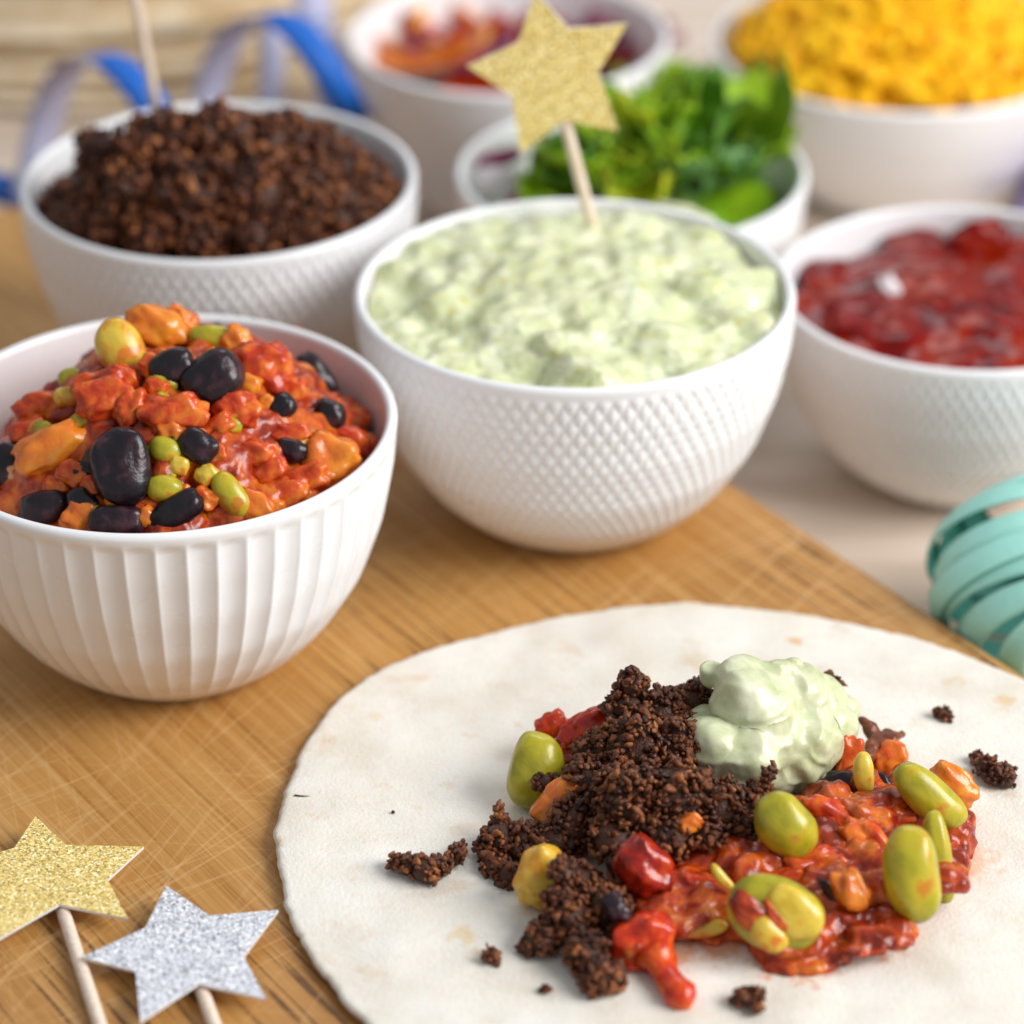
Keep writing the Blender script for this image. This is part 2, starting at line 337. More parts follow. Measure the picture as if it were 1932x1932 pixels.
# ------------------------------------------------------------------ bowls
def bowl_profile(R, H, rb, lip=0.0030, n=70, cone=False):
    ks = [(0.0, rb), (0.06, rb+0.17*(R-rb)), (0.2, rb+0.38*(R-rb)), (0.45, rb+0.66*(R-rb)), (0.7, rb+0.85*(R-rb)), (0.88, rb+0.95*(R-rb)), (1.0, R)] if cone else [(0.0, rb), (0.03, rb+0.08*(R-rb)), (0.10, rb+0.27*(R-rb)), (0.22, rb+0.49*(R-rb)), (0.40, rb+0.72*(R-rb)), (0.62, rb+0.88*(R-rb)), (0.82, rb+0.965*(R-rb)), (1.0, R)]
    zs, rs = np.array([k[0] for k in ks]), np.array([k[1] for k in ks])
    t = np.linspace(0, 1, n)**1.15
    r = np.interp(t, zs, rs)
    for _ in range(6): r[1:-1] = (r[:-2] + 2*r[1:-1] + r[2:])/4
    outer = [(a, b*H) for a, b in zip(r, t)]
    lipp = [(R - lip/2 + lip/2*math.cos(a), H + lip/2*math.sin(a)) for a in np.linspace(0.35, math.pi-0.2, 8)]
    inner = [(max(a - lip, 0.001), max(b*H, 0.005)) for a, b in list(zip(r, t))[::-1] if b*H > 0.006]
    return [(0.0005, 0.0012), (rb-0.004, 0.0012), (rb-0.002, 0.0)] + outer + lipp + inner + [(0.0005, 0.005)], 3, 3 + n
def make_bowl(name, loc, R, H, rb, style, label, nseg=None):
    prof, o0, o1 = bowl_profile(R, H, rb, n=120 if style == 'diamond' else 70, cone=style == 'cone')
    zs = [p[1] for p in prof]
    def fade(z): return min(1, max(0, (z - 0.004)/0.008)) * min(1, max(0, (H - 0.0018 - z)/0.0014))
    if style == 'diamond':
        K = 88; nseg = 88*9
        s = [0.0]
        for a, b in zip(prof[:-1], prof[1:]): s.append(s[-1] + math.hypot(a[0]-b[0], a[1]-b[1]))
        def disp(i, r, z, th):
            if not (o0 <= i < o1): return 0*th
            kk = K; q = s[i]/0.0072*math.pi*2*0.5
            a = np.abs(np.sin((kk*th)/2 + q)); b = np.abs(np.sin((kk*th)/2 - q))
            return fade(z)*0.00085*(np.minimum(a, b)**0.7 - 0.45)
    elif style == 'flute':
        K = 50; nseg = K*14
        def disp(i, r, z, th):
            if not (o0 <= i < o1): return 0*th
            ph = (K*th/(2*np.pi)) % 1.0
            return fade(z)*(-0.0010)*(np.sin(np.pi*ph)**0.8)*(r/R)
    else:
        nseg = 160; disp = None
    V, F = lathe(prof, nseg, disp)
    o = link(name, mesh_np(name, V, F, PORC), loc=loc)
    return tag(o, label, 'bowl')
def keep_inside(V, center, R, H, rb, cone=False, gap=0.0006):
    pr, a, b = bowl_profile(R, H, rb, n=70, cone=cone); zz = [p[1] for p in pr[a:b]]; rr = [p[0] - 0.0030 - gap for p in pr[a:b]]
    V = np.array(V, float); d = V[:, :2] - np.array([center.x, center.y]); q = np.hypot(d[:, 0], d[:, 1]) + 1e-9
    lim = np.interp(V[:, 2] - center.z, zz, rr); low = (V[:, 2] - center.z) < H + 0.0015
    f = np.where(low & (q > lim), lim/q, 1.0); V[:, :2] = np.array([center.x, center.y]) + d*f[:, None]
    V[:, 2] = np.maximum(V[:, 2], center.z + 0.006); return V
def clamp_mesh(me, *a, **k):
    V = np.zeros(len(me.vertices)*3, np.float32); me.vertices.foreach_get('co', V)
    me.vertices.foreach_set('co', keep_inside(V.reshape(-1, 3), *a, **k).astype(np.float32).ravel()); me.update()
B_GUAC = Vector((0.0176, 0.7796, 0)); B_BEAN = Vector((-0.0884, 0.7075, 0)); B_MINCE = Vector((-0.0848, 0.8557, 0))
B_SALSA = Vector((0.1340, 0.8445, TZ)); B_SALAD = Vector((0.0386, 0.921, TZ)); B_BACK = Vector((0.0, 1.037, TZ)); B_CORN = Vector((0.139, 1.056, TZ))
make_bowl('bowl', B_GUAC, 0.0600, 0.0665, 0.027, 'diamond', 'white diamond-relief bowl filled with pale green guacamole')
make_bowl('bowl', B_BEAN, 0.0597, 0.0665, 0.027, 'flute', 'white fluted bowl filled with beans in tomato sauce')
make_bowl('bowl', B_MINCE, 0.0580, 0.0665, 0.027, 'diamond', 'white bowl heaped with dark brown mince')
make_bowl('bowl', B_SALSA, 0.0567, 0.0600, 0.026, 'diamond', 'white textured bowl holding glossy red salsa')
make_bowl('bowl', B_SALAD, 0.0554, 0.0640, 0.026, 'plain', 'white bowl of green salad leaves behind the guacamole')
make_bowl('bowl', B_BACK, 0.0560, 0.0640, 0.026, 'cone', 'white bowl of red and orange pepper strips behind the gold star')
make_bowl('bowl', B_CORN, 0.0675, 0.0530, 0.034, 'cone', 'larger white bowl heaped with yellow sweetcorn')

# ------------------------------------------------------------------ granular food
GV = []
for k in range(10):
    V, F = ICO[1]; sd = k*3.7
    GV.append(V*(1 + 0.75*np.array([nz(p, 1.3, sd) for p in V]))[:, None]*np.array([1.25, 0.7 + 0.35*((k*7) % 5)/5, 0.75]))
GF = ICO[1][1]
GV2 = []
for k in range(8):
    V, F = ICO[2]; sd = 50 + k*2.9
    GV2.append(V*(1 + 0.8*np.array([nz(p, 1.2, sd) + 0.5*nz(p, 2.7, sd) for p in V]))[:, None]*np.array([1.5, 0.8, 0.6]))
GF2 = ICO[2][1]
def grains(balls, g0, g1, dens=1.0, jitter=0.25, core=0.92, zmin=None, spikes=0):
    """a crumbly clump: many small grains over the skin of overlapping balls"""
    Vs, Fs, Ts, o = [], [], [], 0
    B = np.array(balls)
    U, F = ICO[2]
    for b in B:
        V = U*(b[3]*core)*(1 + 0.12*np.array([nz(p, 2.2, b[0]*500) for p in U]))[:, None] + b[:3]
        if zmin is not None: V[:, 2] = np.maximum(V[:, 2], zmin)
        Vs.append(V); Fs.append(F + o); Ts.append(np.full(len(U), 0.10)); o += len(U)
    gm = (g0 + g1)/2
    for b in B:
        n = int(dens*4*math.pi*b[3]**2/(math.pi*gm**2)*0.75) + 2
        for _ in range(n):
            d = rng.normal(size=3); d /= np.linalg.norm(d)
            if d[2] < -0.45: continue
            big = nz(b[:3] + d*b[3], 260, 3.3)
            c = b[:3] + d*b[3]*(1 + jitter*(rng.random()-0.5)*0.5 + 0.30*big)
            if zmin is not None and c[2] < zmin + g0*0.5: continue
            dist = np.linalg.norm(B[:, :3] - c, axis=1) - B[:, 3]*0.90
            if dist.min() < 0: continue
            g = g0 + (g1 - g0)*rng.random()**2.0; gf = GF
            if rng.random() < 0.10: V = (GV2[rng.integers(8)]*g1*0.95) @ rot_rand().T + c; gf = GF2
            else: V = (GV[rng.integers(10)] * g) @ rot_rand().T + c
            tv = np.clip(0.45 + 0.25*rng.normal() + 0.55*nz(c, 130, 8.1), 0, 1)
            Vs.append(V); Fs.append(gf + o); Ts.append(np.full(len(V), tv)); o += len(V)
    return np.concatenate(Vs), np.concatenate(Fs), np.concatenate(Ts)
def mince_clump(name, balls, g0, g1, bowl=None, **kw):
    V, F, T = grains(balls, g0, g1, **kw)
    if bowl: V = keep_inside(V, *bowl)
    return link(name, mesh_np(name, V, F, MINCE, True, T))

# mince heaped in its bowl
def dome(center, rim_z, low, high, R, ox=0, oy=0):
    def h(x, y):
        d2 = ((x-center.x-ox)**2 + (y-center.y-oy)**2)/R**2
        return center.z + rim_z + low + (high - low)*max(-0.3, 1 - d2)
    return h
hm = dome(B_MINCE, 0.0665, -0.006, 0.039, 0.054)
balls = []
for px, py, r in [(205,262,48),(290,235,52),(345,232,50),(400,225,48),(455,228,52),(515,240,50),(570,235,40),(610,262,52),(655,290,48),(700,318,48),(718,345,42),(185,320,48),(180,380,42),(270,320,80),(370,320,90),(480,320,90),(580,330,80),(650,360,60),(220,390,52),(300,405,55),(390,415,52),(480,415,52),(570,405,52),(640,390,45),(690,375,36),(178,250,26),(562,205,22),(330,205,24),(430,195,20),(620,235,20)]:
    p = hit(px, py, hm); r = r*mpp(p); c = p - Vector((0, -0.3, 1)).normalized()*r*0.55
    balls.append((c.x, c.y, c.z, r))
for k in range(30):
    a = 2*math.pi*k/30; rr = 0.047; x, y = B_MINCE.x + rr*math.cos(a), B_MINCE.y + rr*math.sin(a)
    balls.append((x, y, 0.0665 - 0.012, 0.0075))
for k in range(40):
    a = 2*math.pi*k*0.618; rr = 0.042*math.sqrt((k+.5)/40); balls.append((B_MINCE.x + rr*math.cos(a), B_MINCE.y + rr*math.sin(a), 0.0665 - 0.012, 0.011))
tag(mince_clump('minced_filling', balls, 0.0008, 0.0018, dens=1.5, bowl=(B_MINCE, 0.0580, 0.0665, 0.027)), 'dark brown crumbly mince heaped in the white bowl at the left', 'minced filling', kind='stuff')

# ------------------------------------------------------------------ sticks and stars
def slab(name, pts, thick, nrm, mats):
    n = len(pts); nrm = Vector(nrm).normalized()
    V = [tuple(p) for p in pts] + [tuple(Vector(p) - nrm*thick) for p in pts]
    c = sum((Vector(p) for p in pts), Vector())/n; V += [tuple(c), tuple(c - nrm*thick)]
    F = []; mi = []
    for i in range(n):
        j = (i+1) % n
        F.append([2*n, i, j]); mi.append(0); F.append([2*n+1, n+j, n+i]); mi.append(1); F.append([i, n+i, n+j, j]); mi.append(1)
    me = bpy.data.meshes.new(name); me.from_pydata(V, [], F)
    for m in mats: me.materials.append(m)
    me.polygons.foreach_set('material_index', mi); me.update(); return me
def star_pick(label, spts, splane, nrm, s0, s1, mat, rad):
    pts = [splane(*p) for p in spts]
    c = sum(pts, Vector())/len(pts)
    root = empty('party_pick', s1)
    nrm = Vector(nrm)
    a = sum(((pts[i]-c).cross(pts[(i+1) % len(pts)]-c) for i in range(len(pts))), Vector())
    if a.dot(nrm) < 0: pts = pts[::-1]
    me = slab('star', [p - Vector(s1) for p in pts], 0.0007, nrm, [mat, PAPER]); link('star', me, root)
    d = (Vector(s0)-Vector(s1))
    V, F = tube([Vector((0,0,0)) + d*t for t in np.linspace(0, 1, 8)], rad, 16)
    link('stick', mesh_np('stick', V, F, STICK), root)
    return tag(root, label, 'party pick', 'glitter star party picks')
g1 = [(57,1524),(114,1579),(260,1585),(191,1646),(228,1720),(98,1691),(-24,1758),(-14,1677),(-66,1606),(16,1583)]
star_pick('gold glitter star pick lying on the chopping board', g1, lambda x, y: at(x, y, 0.0048), (0,0,1), at(96,1672,0.0022), at(190,1980,0.0018), GOLD, 0.0016)
g2 = [(301,1659),(382,1717),(512,1709),(445,1795),(486,1876),(358,1845),(248,1915),(240,1819),(140,1791),(260,1738)]
star_pick('silver glitter star pick lying on the chopping board', g2, lambda x, y: at(x, y, 0.0048), (0,0,1), at(354,1826,0.0022), at(412,1995,0.0018), SILVER, 0.0016)
g3 = [(1028,-14),(1088,56),(1200,49),(1144,139),(1178,251),(1076,229),(994,291),(979,180),(895,124),(992,81)]
YS = 0.822
star_pick('gold glitter star pick standing up in the guacamole', g3, lambda x, y: at_y(x, y, YS), (0,-1,0.05), at_y(1052,120,YS+0.0023), at_y(1132,450,YS+0.001), GOLD, 0.0017)
root = empty('party_pick', at_y(312,215,0.885))
d = at_y(250,-150,0.885) - Vector(root.location)
V, F = tube([d*t for t in np.linspace(0, 1, 6)], 0.0016, 14); link('stick', mesh_np('stick', V, F, STICK), root)
e = d*1.1; pts = [e + Vector((math.sin(k*math.pi/5), 0, math.cos(k*math.pi/5)))*(0.024 if k % 2 == 0 else 0.011) for k in range(10)]
link('star', slab('star', pts[::-1], 0.0007, (0,-1,0), [SILVER, PAPER]), root)
tag(root, 'pale wooden pick standing in the brown mince', 'party pick', 'glitter star party picks')

# ------------------------------------------------------------------ guacamole, salsa, bean stew surfaces
def fill_balls(center, R, zc, crown, n, r0, r1, flat=0.8, lift=0.0, seedfun=None):
    out = [(center.x, center.y, center.z + zc - 0.012, R, R, 0.013)]
    for _ in range(n):
        a = rng.random()*2*math.pi; q = math.sqrt(rng.random())*R*0.97
        r = r0 + (r1-r0)*rng.random()**1.5; q = min(q, R - r*0.25)
        x, y = center.x + q*math.cos(a), center.y + q*math.sin(a)
        z = center.z + zc + crown*(1 - (q/R)**2) - r*0.45 + lift*(rng.random()-0.5)
        out.append((x, y, z, r, r, r*flat))
    return out
fb = fill_balls(B_GUAC, 0.0562, 0.0648, 0.007, 85, 0.0055, 0.016, 0.42, 0.0045)
fb.append((B_GUAC.x-0.002, B_GUAC.y-0.002, 0.058, 0.047, 0.047, 0.013))
for k in range(44):
    a = 2*math.pi*k/44 + rng.random()*.1; r = .007 + .004*rng.random(); fb.append((B_GUAC.x + .0515*math.cos(a), B_GUAC.y + .0515*math.sin(a), 0.0592 + .002*(rng.random()-.5), r, r, r*.6))
me = lumpy('guacamole', fb, 0.00085, GUAC, 8, [(0.0024, 80, 1.0), (0.0012, 190, 4.0), (0.0003, 600, 2.0)])
clamp_mesh(me, B_GUAC, 0.0600, 0.0665, 0.027); tag(link('guacamole', me), 'chunky pale green guacamole filling the middle bowl', 'guacamole')
fb = fill_balls(B_SALSA, 0.0548, 0.0578, 0.001, 9, 0.010, 0.018, 0.16, 0.001)
me = lumpy('red_salsa', fb, 0.0010, SALSA, 12, [(0.0022, 75, 2.0), (0.0009, 170, 6.0)])
clamp_mesh(me, B_SALSA, 0.0567, 0.0600, 0.026); tag(link('red_salsa', me), 'glossy red salsa with tomato lumps in the right bowl', 'salsa')

# ------------------------------------------------------------------ beans, chunks (positions as the photo shows them)
def frame_axes(ang):
    a = math.radians(ang); u = VR*math.cos(a) + VU*math.sin(a); v = -VR*math.sin(a) + VU*math.cos(a)
    return u, v, VT
def bean_mesh(name, mat, kink=0.12, boxy=2.3, sub=4, seed=0, rough=0.02):
    V, F = ICO[sub]; V = V.copy()
    V = np.sign(V)*np.abs(V)**(2/boxy)
    V /= (np.abs(V)**boxy).sum(1, keepdims=True)**(1/boxy)
    V[:, 1] += kink*(V[:, 0]**2 - 0.4)
    V = V*(1 + rough*np.array([nz(p, 1.6, seed) for p in V]))[:, None]
    return V, F
def place(name, V, F, mat, p, L, Wd, ang, depth=None, parent=None, tilt=0.0):
    u, v, w = frame_axes(ang); k = mpp(p)
    if tilt: w = (w + VU*tilt).normalized(); 
    depth = depth or min(L, Wd)*0.85
    M = np.array([list(u*(L*k/2)), list(v*(Wd*k/2)), list(w*(depth*k/2))])
    me = mesh_np(name, V @ M, F, mat)
    o = link(name, me, parent, None)
    o.location = p if parent is None else (0, 0, 0)
    return o
def bean(name, px, py, L, Wd, ang, hf, mat, label, cat, sink=0.25, kink=0.1, boxy=2.25, depth=None, group=None, rough=0.03):
    p = hit(px, py, hf); k = mpp(p)
    p = p + VT*((depth or min(L, Wd)*0.85)*k/2*(1-2*sink))
    V, F = bean_mesh(name, mat, kink, boxy, 4, px*0.1, rough)
    return tag(place(name, V, F, mat, p, L, Wd, ang, depth), label, cat, group)
def chunk(name, px, py, L, Wd, ang, hf, mat, label, cat, sink=0.3, rough=0.28, boxy=2.8, depth=None, group=None, fr=1.7, sub=4):
    p = hit(px, py, hf); k = mpp(p)
    p = p + VT*((depth or min(L, Wd)*0.8)*k/2*(1-2*sink))
    V, F = bean_mesh(name, mat, 0.0, boxy, sub, 0, 0)
    V = V*(1 + rough*np.array([nz(q, fr, px*0.37+py) + 0.3*nz(q, fr*2.7, py*0.11) + 0.07*nz(q, fr*7, px*0.2) for q in V]))[:, None]
    return tag(place(name, V, F, mat, p, L, Wd, ang, depth), label, cat, group)

# --- bean bowl
hb0 = dome(B_BEAN, 0.0665, -0.013, 0.021, 0.052, 0.002, 0.004)
def hb(x, y):
    return hb0(x, y) - 0.010*max(0, min(1, (B_BEAN.x - 0.006 - x)/0.03))*max(0, min(1, (y - B_BEAN.y + 0.012)/0.03))
fb = []
for _ in range(240):
    a = rng.random()*2*math.pi; q = math.sqrt(rng.random())*0.050
    x, y = B_BEAN.x + q*math.cos(a), B_BEAN.y + q*math.sin(a); r = 0.0035 + 0.0060*rng.random()**1.4
    fb.append((x, y, hb(x, y) - r*1.0, r, r, r))
for q, dz in ((0.049, -0.014), (0.034, -0.006), (0.025, 0.002), (0.013, 0.005)):
    fb.append((B_BEAN.x + (.012 if q < .04 else .001), B_BEAN.y + (-.002 if q < .04 else .002), 0.0665 - 0.012 + dz, q, q, 0.010))
me = lumpy('bean_stew_sauce', fb, 0.0008, SAUCE, 6, [(0.0015, 200, 1.5), (0.0004, 600, 3.0)])
clamp_mesh(me, B_BEAN, 0.0597, 0.0665, 0.027, gap=.001); tag(link('bean_stew_sauce', me), 'orange red chopped tomato sauce between the beans in the fluted bowl', 'tomato sauce', kind='stuff')
REFS = {'bowl': [(235,870,'the large upright black bean'),(408,706,'the large back black bean'),(332,682,'the dull back bean'),(600,706,'the right wall black bean'),(624,780,'the small round black bean'),(18,862,'the left edge black bean'),(86,942,'the brownish front bean'),(335,952,'the dark bean wedge'),
                 (236,645,'the pale yellow soybean'),(418,628,'the back rim soybean'),(438,925,'the sloping front soybean'),(312,910,'the round green soybean'),(100,832,'the left orange pepper'),(620,866,'the orange carrot piece'),(300,608,'the curled orange pepper'),(392,886,'the front corn kernel'),(553,842,'the tiny dark bean'),(536,762,'the half sunk bean')],
        'salsa': [(1692,565,'the lilac onion bit'),(1850,470,'the raised tomato lump'),(1560,560,'the left rim of the salsa'),(1930,560,'the right frame edge in the salsa'),(1750,690,'the front rim of the salsa')]}
USED = set()
def near(kind, px, py, where):
    for x, y, nm in sorted(REFS[where], key=lambda r: (r[0]-px)**2 + (r[1]-py)**2):
        dx, dy = px-x, py-y
        rel = ('right of' if dx > 0 else 'left of') if abs(dx) > abs(dy)*1.2 else ('in front of' if dy > 0 else 'behind')
        for adv in ('', 'just ' if rel[0] in 'rl' else 'close ', 'further '):
            lab = '%s %s%s %s' % (kind, adv, rel, nm)
            if lab not in USED: USED.add(lab); return lab
    return kind
GB = 'black beans in the fluted bowl'; GY = 'green soybeans in the fluted bowl'; GO = 'orange vegetable pieces in the fluted bowl'
for a in [(235,870,150,112,-78,'large upright black bean at the front of the fluted bowl'),
          (408,706,120,98,35,'large black bean near the back centre of the fluted bowl'),
          (332,682,85,70,20,'dull black bean just left behind the large back bean'),
          (600,706,100,62,-55,'black bean by the right inner wall of the fluted bowl'),
          (624,780,64,62,80,'small round black bean below the one at the right wall'),
          (536,762,56,52,40,'small dull black bean half sunk in tomato'),
          (18,862,90,72,80,'black bean at the left edge of the photo'),
          (86,942,92,66,10,'brownish black bean at the front left rim of the bowl'),
          (335,952,110,62,30,'dark bean wedge at the front rim of the fluted bowl'),
          (222,968,110,60,0,'black bean in shadow under the large upright bean'),
          (378,832,80,62,-30,'dark red bean sunk in the middle of the tomato stew'),
          (553,842,62,44,-20,'tiny dark bean among the chopped tomato'),
          (160,935,66,50,-40,'dark bean behind the brownish front left bean')]:
    bean('black_bean', a[0], a[1], a[2], a[3], a[4], hb, BLACKB, a[5], 'black bean', 0.18, 0.06, 2.7, None, GB, 0.13)
for a in [(236,645,118,88,-62,YEL,'pale yellow soybean at the back left of the fluted bowl'),
          (160,655,80,68,30,ORANGE,'orange yellow bean beside the pale yellow soybean'),
          (418,628,110,46,-8,EDA,'yellow green soybean lying at the back rim of the fluted bowl'),
          (528,648,74,46,-15,YEL,'yellow bean tip by the back right rim of the fluted bowl'),
          (312,910,70,52,-5,EDA,'green soybean beside the dark bean wedge'),
          (438,925,100,56,-55,EDA,'green soybean sloping at the front of the fluted bowl'),
          (185,962,52,34,-65,EDA,'small bright green soybean at the front rim'),
          (316,838,64,50,-25,EDA,'green soybean right of the large upright black bean'),
          (4,938,50,36,-30,EDA,'green bean at the left frame edge below the black bean'),
          (140,700,50,40,10,EDA,'small olive bean against the left inner wall')]:
    bean('soybean', a[0], a[1], a[2], a[3], a[4], hb, a[5], a[6], 'soybean', 0.12, 0.05, 2.2, None, GY, 0.05)
for a in [(392,886,44,40,40,YEL,'sweetcorn kernel in front of the dark tomato stew','sweetcorn kernel'),(340,868,40,38,-20,YEL,'sweetcorn kernel beside the large upright black bean','sweetcorn kernel'),
          (672,724,38,24,50,YEL,'small yellow corn bit at the right inner wall','sweetcorn kernel')]:
    chunk('corn_kernel', a[0], a[1], a[2], a[3], a[4], hb, a[5], a[6], a[7], 0.2, 0.15)
for a in [(100,832,150,78,28,'orange pepper piece at the left of the fluted bowl'),(620,866,120,104,-35,'orange carrot piece at the right front of the fluted bowl'),
          (300,608,120,74,-20,'curled orange pepper at the back top of the bean heap'),(480,950,90,60,-30,'orange pepper piece beside the sloping soybean'),
          (345,600,70,60,-40,'orange pepper end behind the curled pepper'),(150,960,70,60,50,'orange piece between two front beans'),(330,805,64,46,20,'yellow orange pepper shred in mid bowl'),(455,645,60,80,20,'orange pepper strip behind the large back bean')]:
    chunk('pepper_piece', a[0], a[1], a[2], a[3], a[4], hb, ORANGE, a[5], 'pepper piece', 0.22, 0.3, group=GO)
TG = 'chopped tomato pieces in the fluted bowl'; TL = 'chopped tomato piece among the beans in the fluted bowl'
for a in [(205,745,140,100,10),(330,775,150,90,5),(500,690,140,120,-15),(90,755,130,70,10),(20,745,80,80,0),(560,660,90,80,30),(450,760,110,80,-20),(590,900,110,70,20),
          (540,920,110,60,15),(660,830,70,90,80),(640,735,60,90,70),(480,850,100,60,-10),(420,800,80,50,30),(550,810,90,60,-15),(60,800,90,60,20),(140,880,80,60,-30),
          (110,905,60,50,10),(260,760,90,70,40),(300,720,60,50,0),(390,930,50,60,60),(510,880,80,50,25),(660,890,60,50,40),(350,920,40,40,0),(230,700,90,70,-30),(170,720,80,60,20),(400,850,60,50,10),(180,900,50,60,70),(560,730,70,60,10),(680,780,40,70,85),(290,680,50,60,30)]:
    L, Wd = a[2]*0.8, a[3]*0.8
    chunk('tomato_piece', a[0]+random.uniform(-6, 6), a[1]+random.uniform(-6, 6), L, Wd, a[4], hb, CHUNK, near('chopped tomato piece', a[0], a[1], 'bowl'), 'tomato piece', 0.24, 0.36, 3.0, group=TG, fr=1.5)
ex = random.Random(11)
for i in range(64):
    px, py = ex.uniform(10, 690), ex.uniform(650, 965)
    p = hit(px, py, hb); rr = (p - B_BEAN).xy.length
    if rr > 0.046 or (p.x < B_BEAN.x-.015 and py < 720): continue
    kind = ex.choice(['o', 'o', 'y', 'k', 'w', 'g', 'd'])
    m, nm, lab = {'o': (ORANGE, 'pepper_bit', 'small orange pepper bit among the beans in the fluted bowl'), 'y': (YEL, 'corn_bit', 'small yellow bit among the beans in the fluted bowl'), 'k': (BLACKB, 'bean_scrap', 'small black bean scrap in the fluted bowl'),
                  'w': (PALEB, 'onion_bit', 'small pale onion bit in the fluted bowl'), 'g': (EDA, 'bean_bit', 'small green bean bit in the fluted bowl'), 'd': (DARKSKIN, 'skin_scrap', 'dark skin scrap in the fluted bowl')}[kind]
    chunk(nm, px, py, ex.uniform(30, 62), ex.uniform(20, 38), ex.uniform(-80, 80), hb, m, near(lab.split(' among')[0].split(' in the')[0], px, py, 'bowl'), nm.replace('_', ' '), 0.05, 0.3, group=lab.replace('small ', '').replace(' bit ', ' bits ').replace(' scrap ', ' scraps '), sub=3)
V, F = tube([hit(415,612,hb)+VT*.004, hit(428,600,hb)+VT*.012, hit(438,606,hb)+VT*.010, hit(452,625,hb)+VT*.003], [0.0004, 0.0012, 0.0013, 0.0007], 8)
tag(link('stem_scrap', mesh_np('stem_scrap', V, F, BLACKB)), 'thin black scrap poking up at the back of the bean heap', 'food scrap')

# --- bits in the guacamole and the salsa
hg = dome(B_GUAC, 0.0665, -0.0075, 0.002, 0.0555)
for a in [(960,536,70,26,-42,EDA,'green avocado sliver in the guacamole'),(938,456,40,46,70,YEL,'yellow bit at the back left of the guacamole'),(1300,412,100,40,-18,DIP,'yellow green avocado lump at the back of the guacamole'),
          (868,585,60,50,20,EDA,'olive avocado lump at the left side of the guacamole'),(1210,548,46,22,-12,SALSAP,'faint pink bit in the middle of the guacamole')]:
    chunk('avocado_bit', a[0], a[1], a[2], a[3], a[4], hg, a[5], a[6], 'avocado bit', 0.42, 0.3)
hs = dome(B_SALSA, 0.0600, -0.0048, -0.0032, 0.0525)
for i, a in enumerate([(1692,565,90,40,-60,'pale lilac onion bit'),(1760,548,60,44,20,''),(1560,590,50,46,10,''),(1690,505,70,40,-10,''),(1850,470,150,90,10,'raised'),(1880,590,60,50,30,''),(1870,540,64,60,60,''),(1640,640,80,50,-30,''),(1720,655,60,50,10,''),(1600,620,60,44,-20,''),(1780,600,70,50,0,''),(1820,660,60,40,10,''),(1900,640,80,60,5,''),(1800,500,80,50,5,'')]):
    if (hit(a[0], a[1], hs) - B_SALSA).xy.length > 0.043 or i in (2, 3, 6, 8, 11, 13): continue
    m = ONIONW if i == 0 else (SALSA if i in (4, 13, 10) else SALSAP)
    lab = {0: 'pale lilac onion bit in the middle of the red salsa', 4: 'large raised tomato lump at the back of the red salsa'}.get(i) or near('small pink tomato bit', a[0], a[1], 'salsa')
    chunk('salsa_lump', a[0], a[1], a[2]*(.8 if i not in (1,2,3,5,6,7) else .6), a[3]*(.8 if i not in (1,2,3,5,6,7) else .6), a[4], hs, m, lab, 'salsa lump', 0.42 if i in (0, 4) else 0.62, 0.3, group=None if i in (0, 4) else 'small tomato bits in the red salsa')

# ------------------------------------------------------------------ flatbread in the foreground
TC = Vector((0.052, 0.613, 0)); TR = 0.1125
OUT = [tuple(at(px, py, 0.0045).xy) for px, py in ((505,1560),(534,1460),(590,1342),(682,1262),(800,1215),(920,1185),(1000,1160),(1150,1142),(1350,1138),(1500,1155),(1700,1200),(1830,1245),(1932,1290),(514,1640),(560,1752),(612,1842),(693,1932))]
angs = []; rads = []
for x, y in OUT: angs.append(math.atan2(y-TC.y, x-TC.x)); rads.append(math.hypot(x-TC.x, y-TC.y))
for a, r in ((0.2, TR), (-0.4, TR), (-1.0, TR), (-1.7, TR), (-2.2, 0.109)): angs.append(a); rads.append(r)
od = np.argsort(angs); angs = np.array(angs)[od]; rads = np.array(rads)[od]
def tr(a):
    a = (a + math.pi) % (2*math.pi) - math.pi
    return float(np.interp(a, angs, rads, period=2*math.pi))
raw = np.array([tr(a) for a in np.linspace(-math.pi, math.pi, 720, endpoint=False)])
k = np.hanning(41); k /= k.sum(); raw = np.convolve(np.r_[raw[-60:], raw, raw[:60]], k, 'same')[60:-60]
def tz(x, y):
    q = math.hypot(x-TC.x, y-TC.y)/TR
    return 0.0030 + 0.0011*nz((x, y, 0), 22, 2.0)*min(1, q*1.2) + 0.0004*nz((x, y, 0), 90, 5.0) + 0.0012*max(0, q-0.8)*5*0.35*(0.6+nz((x, y, 0), 30, 9.0))
NA, NR = 720, 90
ths = np.linspace(-math.pi, math.pi, NA, endpoint=False)
V = []
for j in range(NR):
    f = (j/(NR-1))**0.8
    for i, a in enumerate(ths):
        rr = raw[i] + 0.0011*nz((math.cos(a)*6, math.sin(a)*6, 0), 1.5, 1.0) + 0.0005*nz((math.cos(a)*40, math.sin(a)*40, 0), 1, 1.0)
        x, y = TC.x + f*rr*math.cos(a), TC.y + f*rr*math.sin(a)
        V.append((x, y, tz(x, y) - (0.0007 if j == NR-1 else 0)))
top = len(V)
for j in (NR-1, NR//2, 0):
    for i in range(NA):
        x, y, z = V[j*NA+i]; V.append((x if j < NR-1 else TC.x + (x-TC.x)*0.9965, y if j < NR-1 else TC.y+(y-TC.y)*0.9965, z - (0.0019 if j < NR-1 else 0.0012)))
F = []
for j in range(NR-1):
    for i in range(NA): i2 = (i+1) % NA; F.append([j*NA+i, (j+1)*NA+i, (j+1)*NA+i2, j*NA+i2])
